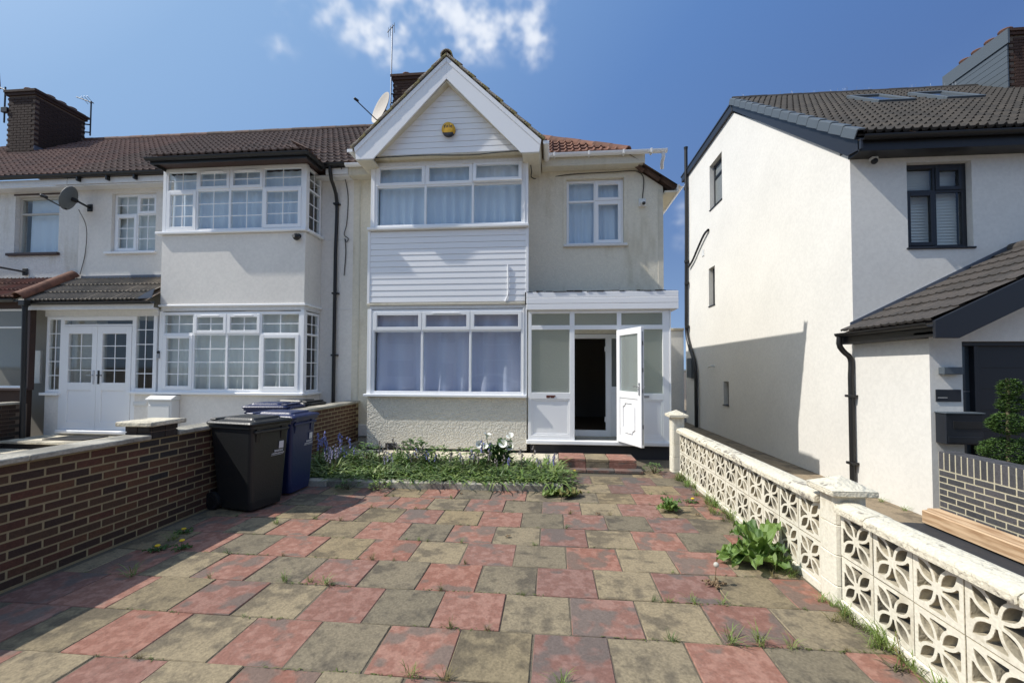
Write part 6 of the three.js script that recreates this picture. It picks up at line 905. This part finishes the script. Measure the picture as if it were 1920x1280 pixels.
// ================================================================ PLANTS
function strip(pts, widths, side) {                              // a curved blade along points
  const v = []; const S = V(...side);
  for (let i = 0; i + 1 < pts.length; i++) { const a = V(...pts[i]), b = V(...pts[i + 1]), wa = widths[i] / 2, wb = widths[i + 1] / 2, a0 = a.clone().addScaledVector(S, -wa), a1 = a.clone().addScaledVector(S, wa), b0 = b.clone().addScaledVector(S, -wb), b1 = b.clone().addScaledVector(S, wb); v.push(...a0.toArray(), ...a1.toArray(), ...b1.toArray()); if (wb > 1e-5) v.push(...a0.toArray(), ...b1.toArray(), ...b0.toArray()); }
  const g = new THREE.BufferGeometry(); g.setAttribute('position', new THREE.Float32BufferAttribute(v, 3)); g.computeVertexNormals(); return clean(g);
}
function blade(f, L, w, lean, droop, az, base = [0, 0, 0], n = 5) { const p = [], ws = []; for (let i = 0; i <= n; i++) { const t = i / n, o = L * (lean * t + droop * t * t * 0.6), y = L * (t * (1 - lean * 0.3) - droop * 0.55 * t * t * t); p.push([base[0] + Math.cos(az) * o, base[1] + Math.max(y, 0.002 - base[1]), base[2] + Math.sin(az) * o]); ws.push(w * (i === n ? 0.05 : Math.sin(Math.PI * (0.18 + 0.74 * t)) ** 0.8)); } return strip(p, ws, [-Math.sin(az), 0, Math.cos(az)]); }
// a broad leaf with a fold along its rib and a waved rim
function broad(f, L, W, lift, az, base = [0, 0, 0], wave = 0.15) {
  const v = [], n = 7, C = Math.cos(az), S = Math.sin(az), P = (t, s) => { const w = W * Math.sin(Math.PI * Math.min(1, 0.08 + 0.92 * t)) ** 0.7 * (1 - 0.15 * t), o = L * t * (1 - 0.25 * t * lift), y = L * (lift * t - 0.75 * t * t * lift * 0.9) + Math.abs(s) * w * 0.22 + wave * W * Math.sin(t * 13 + s * 2 + az * 5) * Math.abs(s); return [base[0] + C * o - S * s * w / 2, Math.max(base[1] + y, 0.004), base[2] + S * o + C * s * w / 2]; };
  for (let i = 0; i < n; i++) for (const [s0, s1] of [[-1, -0.5], [-0.5, 0], [0, 0.5], [0.5, 1]]) { const t0 = i / n, t1 = (i + 1) / n, a = P(t0, s0), b = P(t0, s1), c = P(t1, s1), d = P(t1, s0); v.push(...a, ...b, ...c, ...a, ...c, ...d); }
  const g = new THREE.BufferGeometry(); g.setAttribute('position', new THREE.Float32BufferAttribute(v, 3)); g.computeVertexNormals(); return clean(g);
}
const bellGeo = clean(new THREE.CylinderGeometry(0.004, 0.0105, 0.024, 6, 1, true));
function bluebell(seed, nl, ns, hmax, tone) {
  const f = rng(seed), leaves = [], stems = [], bells = [];
  for (let k = 0; k < nl; k++) leaves.push(blade(f, rr(0.18, 0.34, f), rr(0.016, 0.028, f), rr(0.25, 0.9, f), rr(0.2, 1.0, f), f() * 6.283, [rr(-0.07, 0.07, f), 0.02, rr(-0.07, 0.07, f)]));
  for (let k = 0; k < ns; k++) {
    const h = hmax * rr(0.75, 1.05, f), x = rr(-0.09, 0.09, f), z = rr(-0.09, 0.09, f), tx = x + rr(-0.05, 0.05, f), tz = z + rr(-0.05, 0.05, f);
    stems.push(rod([x, 0.02, z], [tx, h, tz], 0.0035, 5));
    const nb = 4 + Math.floor(f() * 4); for (let j = 0; j < nb; j++) { const t = 0.66 + 0.36 * j / nb, a = f() * 6.28, r = 0.022 * (1.25 - t * 0.5); const g = bellGeo.clone().rotateZ(rr(-0.6, 0.6, f)).rotateX(rr(-0.6, 0.6, f)).scale(1.25, 1.25, 1.25).translate(x + (tx - x) * t + Math.cos(a) * r, h * t, z + (tz - z) * t + Math.sin(a) * r); bells.push(g); }
  }
  return [mergeGeometries(leaves), stems.length ? mergeGeometries(stems) : null, bells.length ? mergeGeometries(bells) : null];
}
{
  const f = rng(321), kinds = []; for (let k = 0; k < 7; k++) kinds.push(bluebell(900 + k * 7, 20 + k, 1 + (k % 3), 0.40 + 0.04 * (k % 3))); for (let k = 0; k < 3; k++) kinds.push(bluebell(990 + k * 7, 26, 0, 0.4));
  const plant = (x, z, k, s, tone, label) => { const bare = !kinds[k][1], p = thing(bare ? 'strap_leaf_plant' : 'bluebell_plant', bare ? 'clump of green strap leaves without flowers in the bed under the bay' : label, 'plant', [x, 0.04, z], f() * 6.28, bare ? 'leafy clumps in the front bed' : 'bluebells in the front bed'); p.scale.setScalar(s); local(p, 'leaves', kinds[k][0], M.leaf[Math.floor(f() * 4)]); if (kinds[k][1]) { local(p, 'flower_stem', kinds[k][1], M.stem); local(p, 'bell_flowers', kinds[k][2], M.bell[tone]); } };
  for (let i = 0; i < 74; i++) { const x = -3.55 + 3.7 * ((i + 0.5 * f()) / 74) + rr(-0.05, 0.05, f), z = -6.2 - Math.abs(rr(0, 1.25, f)) * (0.3 + 0.7 * f()); plant(x, z, f() > 0.55 && x > -3.2 ? 7 + (i % 3) : Math.floor(f() * 7), rr(0.8, 1.12, f), x < -2.9 ? (f() > 0.4 ? 1 : 0) : f() > 0.86 ? 0 : f() > 0.7 ? 1 : 2, 'clump of bluebells with strap leaves in the bed under the bay'); }
  for (const [x, z] of [[-3.65, -6.6], [-3.75, -6.9], [-3.5, -6.75], [-3.35, -7.0], [-3.62, -7.15]]) plant(x, z, Math.floor(f() * 7), 1.3, 0, 'clump of bluebells with strap leaves in the bed under the bay');
  // leafy floor of the bed: nobody could count the leaves
  const g = [], tones = [[0.13, 0.23, 0.035], [0.19, 0.30, 0.05], [0.25, 0.33, 0.075], [0.19, 0.29, 0.055], [0.09, 0.17, 0.028]];
  for (let i = 0; i < 2800; i++) { const x = rr(-3.75, 0.12, f), z = -6.02 - 1.15 * f() ** 1.3, b = blade(f, rr(0.16, 0.36, f), rr(0.016, 0.034, f), rr(0.35, 1.0, f), rr(0.4, 1.2, f), f() * 6.283, [x, 0.03, z], 4), c = tones[Math.floor(f() * 5)], n = b.attributes.position.count, a = new Float32Array(n * 3); for (let k = 0; k < n; k++) a.set(c, k * 3); b.setAttribute('color', new THREE.BufferAttribute(a, 3)); g.push(b); }
  const m = new THREE.Mesh(mergeGeometries(g), M.strap); m.name = 'bed_foliage'; m.castShadow = m.receiveShadow = true; m.userData = { kind: 'stuff', label: 'tangle of green strap leaves covering the flower bed', category: 'foliage' }; scene.add(m);
}
function bushy(name, label, at, rx, ry, n, lw, mats, seed, group) {
  const f = rng(seed), p = thing(name, label, 'plant', at, 0, group), sets = mats.map(() => []), twigs = [];
  for (let k = 0; k < 14; k++) { const a = f() * 6.28, r = rx * Math.sqrt(f()) * 0.7; twigs.push(rod([Math.cos(a) * r * 0.2, 0, Math.sin(a) * r * 0.2], [Math.cos(a) * r, ry * rr(0.8, 1.6, f), Math.sin(a) * r], 0.004, 5)); }
  for (let k = 0; k < n; k++) { const u = f() * 2 - 1, a = f() * 6.28, rad = 0.55 + 0.5 * Math.sqrt(f()), s = Math.sqrt(1 - u * u), lump = 0.8 + 0.4 * fbm(Math.cos(a) * 2 + 5, u * 2 + 5, seed, 3), x = Math.cos(a) * s * rx * rad * lump, z = Math.sin(a) * s * rx * rad * lump, y = ry + u * ry * rad * lump; if (y < 0.02) continue; sets[Math.floor(f() * mats.length)].push(broad(f, lw * rr(0.7, 1.3, f), lw * 0.45, rr(0.1, 0.7, f), a + rr(-0.9, 0.9, f), [x, y, z], 0.05)); }
  local(p, 'stems', mergeGeometries(twigs), M.stem); sets.forEach((s, i) => s.length && local(p, 'foliage', mergeGeometries(s), mats[i])); return p;
}
bushy('leafy_shrub', 'dense dark green shrub rising from the bed below the air brick', [-2.18, 0.06, -6.75], 0.22, 0.235, 240, 0.095, [M.leaf[0], M.deepLeaf[1], M.leaf[1]], 51);
bushy('leafy_shrub', 'low dark green shrub among the bluebells near the bins', [-2.95, 0.06, -6.75], 0.22, 0.19, 190, 0.09, [M.deepLeaf[0], M.leaf[1], M.leaf[0]], 52);
bushy('leafy_shrub', 'fresh green bushy plant beside the white blooms', [-1.25, 0.06, -6.6], 0.2, 0.19, 190, 0.085, [M.leaf[0], M.leaf[2], M.leaf[1]], 53);
bushy('leafy_shrub', 'fresh green bushy plant at the middle of the bed', [-1.72, 0.06, -6.7], 0.2, 0.18, 180, 0.085, [M.leaf[0], M.leaf[2], M.deepLeaf[1]], 54);
{
  const f = rng(77), a = thing('arum_lily', 'tall leafy plant with large white blooms beside the porch panel', 'plant', [-0.84, 0.04, -6.85]);
  const lv = []; for (let k = 0; k < 44; k++) { const az = f() * 6.283, h = rr(0.10, 0.44, f); lv.push(broad(f, rr(0.18, 0.27, f), rr(0.11, 0.17, f), rr(0.3, 0.9, f), az, [Math.cos(az) * rr(0.02, 0.12, f), h, Math.sin(az) * rr(0.02, 0.12, f)], 0.12)); } local(a, 'leaves', mergeGeometries(lv), M.deepLeaf[1]);
  const st = []; for (let k = 0; k < 12; k++) { const az = f() * 6.28; st.push(rod([0, 0, 0], [Math.cos(az) * 0.13, 0.4, Math.sin(az) * 0.13], 0.006, 5)); } local(a, 'stalk', mergeGeometries(st), M.leaf[1]);
  const sp = clean(new THREE.LatheGeometry([[0.006, 0], [0.02, 0.03], [0.034, 0.065], [0.058, 0.09], [0.072, 0.095]].map(([x, y]) => new THREE.Vector2(x, y)), 14, 0, 5.6));
  for (const [x, y, z, rx, rz] of [[-0.30, 0.40, 0.02, 0.5, 0.7], [-0.19, 0.50, -0.02, 0.3, 0.3], [-0.20, 0.37, 0.1, 0.9, 0.2], [0.10, 0.42, 0.08, 0.8, -0.3], [0.22, 0.40, 0.04, 0.7, -0.7], [0.20, 0.50, -0.05, 0.3, -0.4]]) { const m = local(a, 'white_bloom', sp, M.petal); m.position.set(x, y, z); m.rotation.set(rx, f() * 6, rz); m.scale.setScalar(rr(0.75, 1.0, f)); local(a, 'bloom_stalk', rod([x * 0.3, 0.05, z * 0.3], [x, y + 0.01, z], 0.006, 5), M.leaf[1]); }
}
// broad-leaved weeds
function rosette(label, at, n, L, W, seed, lift, mats = M.leaf) { const f = rng(seed), p = thing('broadleaf_weed', label, 'weed', at, 0); for (let k = 0; k < n; k++) local(p, 'leaf', broad(f, L * rr(0.65, 1.15, f), W * rr(0.75, 1.2, f), lift * rr(0.4, 1.6, f), k * 2.4 + rr(-0.4, 0.4, f), [rr(-0.03, 0.03, f), 0.005 + 0.006 * (k % 4), rr(-0.03, 0.03, f)], 0.22), mats[Math.floor(f() * mats.length)]); return p; }
{
  const w = rosette('large leafy dock weed growing against the pierced wall', [1.72, 0, -3.95], 18, 0.36, 0.17, 5, 0.5, [M.leaf[0], M.leaf[2], M.leaf[2]]), f = rng(66);
  for (let k = 0; k < 6; k++) local(w, 'leaf', broad(f, rr(0.22, 0.32, f), 0.13, 1.1, k * 1.05 + 0.3, [0.06 + rr(-0.05, 0.05, f), 0.06 + 0.02 * k, 0.02 + rr(-0.05, 0.05, f)], 0.25), M.leaf[k % 3]);
  for (let k = 0; k < 3; k++) local(w, 'upright_leaf', broad(f, 0.34, 0.15, 1.6, 2 + k * 1.9, [0.05, 0.06, -0.02], 0.2), M.leaf[2]);
  const w2 = rosette('small leafy weed in the paving before the doorstep', [1.38, 0, -5.25], 13, 0.17, 0.085, 15, 0.8, [M.leaf[0], M.leaf[2]]); for (let k = 0; k < 5; k++) local(w2, 'leaf', broad(f, 0.16, 0.08, 1.4, k * 1.3, [rr(-0.03, 0.03, f), 0.04, rr(-0.03, 0.03, f)], 0.3), M.leaf[0]);
  rosette('broad pale weed spilling over the corner of the edging', [0.02, 0.0, -5.78], 7, 0.21, 0.15, 25, 0.3, [M.leaf[2], M.leaf[3]]); rosette('leafy weed at the end of the flower bed', [0.24, 0, -5.72], 10, 0.19, 0.13, 26, 0.5, [M.leaf[2], M.leaf[3], M.olive[0]]);
  bushy('leafy_weed', 'scrubby green growth between the flower bed and the doorstep', [0.20, 0.0, -6.2], 0.15, 0.11, 150, 0.055, [M.leaf[2], M.olive[1], M.leaf[3]], 57);
  bushy('leafy_weed', 'dark weed in front of the edging near the bins', [-2.75, 0.0, -5.75], 0.15, 0.05, 90, 0.05, [M.deepLeaf[1], M.leaf[0]], 58); bushy('leafy_weed', 'yellow green weed in front of the edging below the shrub', [-2.33, 0.0, -5.75], 0.13, 0.055, 90, 0.05, [M.leaf[3], M.leaf[2]], 59);
  bushy('leafy_weed', 'weed growing in the dark corner beside the doorstep', [1.62, 0.0, -7.15], 0.14, 0.08, 90, 0.05, [M.leaf[0], M.deepLeaf[1]], 60);
}
// grass tufts and small weeds in the joints
{
  const f = rng(88), kinds = [];
  for (let k = 0; k < 6; k++) { const g = []; for (let i = 0; i < 22 + k * 3; i++) g.push(blade(f, rr(0.04, 0.15, f), rr(0.003, 0.006, f), rr(0.1, 0.8, f), rr(0.1, 0.8, f), f() * 6.283, [rr(-0.035, 0.035, f), 0, rr(-0.02, 0.02, f)], 4)); kinds.push(mergeGeometries(g)); }
  const tuft = (x, z, s, m, label) => { const t = single('grass_tuft', label, 'grass tuft', kinds[Math.floor(f() * 6)], m, label.includes('wall') ? 'grass along the pierced wall' : 'tufts in the paving joints', [x, -0.004, z]); t.rotation.y = f() * 6.28; t.scale.setScalar(s); };
  for (let k = 0; k < 74; k++) { const z = -2.35 - 4.8 * f() ** 1.35; tuft(1.995 - 0.15 * f() ** 1.8, z, rr(0.6, 1.45, f), f() > 0.35 ? M.leaf[2 + Math.floor(f() * 2)] : M.olive[Math.floor(f() * 3)], 'tuft of grass along the foot of the pierced wall'); }
  for (let k = 0; k < 66; k++) { const n = Math.floor(rr(-1, 8, f)), x = rr(-3.5, 1.8, f), z = ZR(n) + rr(-0.01, 0.01, f); if (z < -5.8 && x < 0.2) continue; tuft(x, z, rr(0.22, 0.62, f), f() > 0.5 ? M.leaf[Math.floor(f() * 4)] : M.olive[Math.floor(f() * 3)], 'small tuft of grass in a joint of the paving'); }
  for (const [x, z, s] of [[-2.05, -3.24, 0.8], [-1.72, -3.23, 0.9], [-1.85, -3.25, 0.6], [1.08, -2.78, 1.0], [1.25, -2.79, 1.1], [1.42, -2.77, 0.8], [1.0, -3.22, 0.8], [1.2, -3.23, 0.8], [-3.3, -3.2, 1.2], [-3.6, -3.9, 1.1], [-2.9, -4.4, 0.9], [-3.85, -2.6, 1.3], [-0.75, -2.32, 0.8], [0.05, -2.33, 0.8]]) tuft(x, z, s, M.leaf[3], 'small tuft of grass in a joint of the paving');
  // moss and seedlings in the joints: nobody could count them
  const g = []; for (let i = 0; i < 2600; i++) { const n = Math.floor(rr(-2, 9, f)), x = rr(-3.9, 1.97, f), z = ZR(n) + rr(-0.006, 0.006, f); if (fbm(x * 2.2, z * 3, 6, 3) < 0.56 || (z < -5.8 && x < 0.15)) continue; g.push(blade(f, rr(0.008, 0.03, f), rr(0.004, 0.01, f), rr(0.3, 1, f), 0.6, f() * 6.28, [x, -0.012, z], 2)); }
  const m = new THREE.Mesh(mergeGeometries(g), M.olive[1]); m.name = 'joint_moss'; m.castShadow = m.receiveShadow = true; m.userData = { kind: 'stuff', label: 'moss and seedlings in the paving joints', category: 'moss' }; scene.add(m);
  const dand = (x, z, h, label, clock) => { const d = thing('dandelion', label, 'weed', [x, 0, z]); for (let k = 0; k < 8; k++) local(d, 'leaf', broad(f, rr(0.07, 0.12, f), 0.025, 0.4, k * 0.8 + f(), [0, 0.004, 0], 0.5), clock ? M.dead : M.leaf[1]); local(d, 'stalk', rod([0, 0, 0], [0.01, h, 0.01], 0.003, 5), clock ? M.dead : M.stem); local(d, 'flower_head', clean(clock ? new THREE.IcosahedronGeometry(0.02, 2) : new THREE.SphereGeometry(0.022, 12, 8).scale(1, 0.5, 1)).translate(0.01, h, 0.01), clock ? M.fluff : M.yellow); };
  dand(-3.53, -3.66, 0.05, 'yellow dandelion with a low flower in the shade of the brick wall'); dand(-3.34, -3.71, 0.085, 'yellow dandelion on a tall stalk in the shade of the brick wall'); dand(-3.64, -4.06, 0.05, 'yellow dandelion in the shade, the one nearest the black bin'); dand(1.24, -3.5, 0.16, 'dandelion seed head on a tall stalk near the dock weed', true); dand(0.35, -6.95, 0.06, 'yellow dandelion at the left end of the doorstep'); dand(1.72, -5.6, 0.06, 'yellow dandelion by the foot of the pierced wall');
  // litter of dead leaves
  for (const [x, z] of [[-0.45, -4.28], [1.85, -4.4], [1.62, -5.15], [-1.2, -5.7], [0.55, -5.05], [1.93, -3.9]]) { const m2 = single('dead_leaf', 'small brown dead leaf lying on the paving', 'leaf', broad(f, 0.06, 0.035, 0.4, f() * 6, [0, 0.004, 0], 0.3), M.dead, 'dead leaves on the paving', [x, 0, z]); }
  for (const [x, z] of [[2.9, -7.2], [3.2, -6.2], [4.88, -7.0], [4.9, -6.6], [4.92, -8.3]]) { const t = single('grass_tuft', 'small green weed on the lower path by the white house', 'weed', kinds[2], M.leaf[2], 'weeds on the lower path', [x, -0.31, z]); t.scale.setScalar(0.9); }
}
// clipped spiral shrub by the dark door
{
  const f = rng(45), t = thing('topiary_shrub', 'clipped green topiary of rounded tiers before the dark door', 'shrub', [5.30, -0.1, -5.62]);
  local(t, 'pot', clean(new THREE.LatheGeometry([[0.001, 0], [0.15, 0], [0.2, 0.36], [0.215, 0.38], [0.19, 0.38], [0.17, 0.3], [0.001, 0.3]].map(([x, y]) => new THREE.Vector2(x, y)), 20)), M.anth); local(t, 'trunk', rod([0, 0.3, 0], [0.03, 1.65, 0], 0.02, 7), M.stem);
  const sets = [[], [], []];
  for (const [x, y, z, rx, ry, n] of [[0.04, 0.80, 0.0, 0.24, 0.15, 1200], [-0.01, 1.12, 0.02, 0.15, 0.12, 700], [0.09, 1.33, -0.03, 0.11, 0.09, 380], [0.05, 1.52, 0.0, 0.085, 0.12, 380]]) for (let k = 0; k < n; k++) { const u = f() * 2 - 1, a = f() * 6.283, s = Math.sqrt(1 - u * u), q = 0.62 + 0.42 * Math.sqrt(f()), l = 0.9 + 0.25 * fbm(a * 2, u * 3 + 3, 7, 3); sets[k % 3].push(broad(f, rr(0.035, 0.06, f), 0.028, rr(0.1, 1.0, f), a + rr(-1, 1, f), [x + Math.cos(a) * s * rx * q * l, y + u * ry * q * l, z + Math.sin(a) * s * rx * q * l], 0.1)); }
  sets.forEach((s, i) => local(t, 'foliage', mergeGeometries(s), [M.leaf[1], M.leaf[0], M.deepLeaf[1]][i]));
  const h = []; for (let k = 0; k < 300; k++) h.push(broad(f, rr(0.03, 0.05, f), 0.02, 0.6, f() * 6.28, [rr(-0.22, 0.5, f), 0.50 + rr(0, 0.12, f), rr(0.0, 0.4, f)], 0.1)); local(t, 'underplanting', mergeGeometries(h), M.leaf[0]);
}
// ================================================================ ACROSS THE ROAD (mirrored in the window panes)
{
  for (let k = 0; k < 5; k++) {
    const x = -19 + k * 8.2, h = thing('street_house', ['brick house across the road, furthest left', 'pale house across the road, second from the left', 'brick house across the road facing the drive', 'pale house across the road facing the white house', 'brick house across the road, furthest right'][k], 'house', [x, 0, 19], 0, 'houses across the road');
    local(h, 'wall', bx(-3.9, 3.9, -0.4, 5.6, 0, 8), k % 2 ? M.grey : M.brick[2]); const rf = new THREE.BufferGeometry(); rf.setAttribute('position', new THREE.Float32BufferAttribute([-4.1, 5.6, -0.4, 4.1, 5.6, -0.4, 4.1, 8.8, 4, -4.1, 5.6, -0.4, 4.1, 8.8, 4, -4.1, 8.8, 4, -4.1, 8.8, 4, 4.1, 8.8, 4, 4.1, 5.6, 8.4, -4.1, 8.8, 4, 4.1, 5.6, 8.4, -4.1, 5.6, 8.4], 3)); rf.computeVertexNormals(); local(h, 'roof', clean(rf), M.tileBrown[0]);
    for (const [a, b, c, d] of [[-3, -0.6, 0.9, 2.4], [-3, -0.6, 3.6, 5.0], [1.6, 2.9, 3.7, 5.0]]) { const w = local(h, 'window', bx(a, b, c, d, -0.06, -0.001), M.upvc); local(w, 'pane', bx(a + 0.08, b - 0.08, c + 0.08, d - 0.08, -0.07, -0.061), mat([0.02, 0.025, 0.03], 0.05)); } local(h, 'door', bx(1.7, 2.7, 0, 2.1, -0.06, -0.001), M.brown);
  }
  const car = (label, x, mt) => {
    const c = thing('parked_car', label, 'car', [x, -0.13, 10.4], 0, 'cars parked across the road');
    const s = new THREE.Shape(); s.moveTo(-2.1, 0.3); s.lineTo(2.05, 0.3); s.quadraticCurveTo(2.15, 0.6, 2.05, 0.78); s.quadraticCurveTo(1.7, 0.92, 1.1, 0.96); s.quadraticCurveTo(0.6, 1.38, 0.1, 1.44); s.quadraticCurveTo(-0.9, 1.48, -1.4, 1.32); s.quadraticCurveTo(-1.95, 1.0, -2.08, 0.85); s.closePath();
    local(c, 'body', clean(new THREE.ExtrudeGeometry(s, { depth: 1.5, bevelEnabled: true, bevelThickness: 0.1, bevelSize: 0.06, bevelSegments: 3, curveSegments: 8 }).translate(0, 0, -0.75)), mt);
    const w = new THREE.Shape(); w.moveTo(-1.45, 0.98); w.lineTo(0.95, 0.98); w.quadraticCurveTo(0.5, 1.32, 0.05, 1.38); w.quadraticCurveTo(-0.9, 1.42, -1.35, 1.28); w.closePath(); for (const z of [-0.875, 0.86]) local(c, 'side_glass', clean(new THREE.ExtrudeGeometry(w, { depth: 0.015, bevelEnabled: false }).translate(0, 0, z)), mat([0.02, 0.022, 0.025], 0.05));
    for (const [a, z] of [[-1.3, -0.8], [1.3, -0.8], [-1.3, 0.8], [1.3, 0.8]]) { const t = local(c, 'wheel', clean(new THREE.CylinderGeometry(0.32, 0.32, 0.2, 24).rotateX(Math.PI / 2).translate(a, 0.32, z)), M.rubber); local(t, 'rim', clean(new THREE.CylinderGeometry(0.2, 0.2, 0.215, 18).rotateX(Math.PI / 2).translate(a, 0.32, z)), M.alu); }
    for (const z of [-0.55, 0.55]) { local(c, 'headlight', cb(0.06, 0.14, 0.3, 0.02).translate(2.1, 0.72, z), M.plasticWhite); local(c, 'tail_light', cb(0.06, 0.16, 0.26, 0.02).translate(-2.1, 0.8, z), mat([0.3, 0.01, 0.01], 0.3)); }
  };
  car('white car parked across the road opposite the bay', -3.4, mat([0.7, 0.7, 0.7], 0.25)); car('silver car parked across the road opposite the porch', 1.8, mat([0.45, 0.46, 0.48], 0.3, { metalness: 0.5 }));
}
renderer.render(scene, camera);
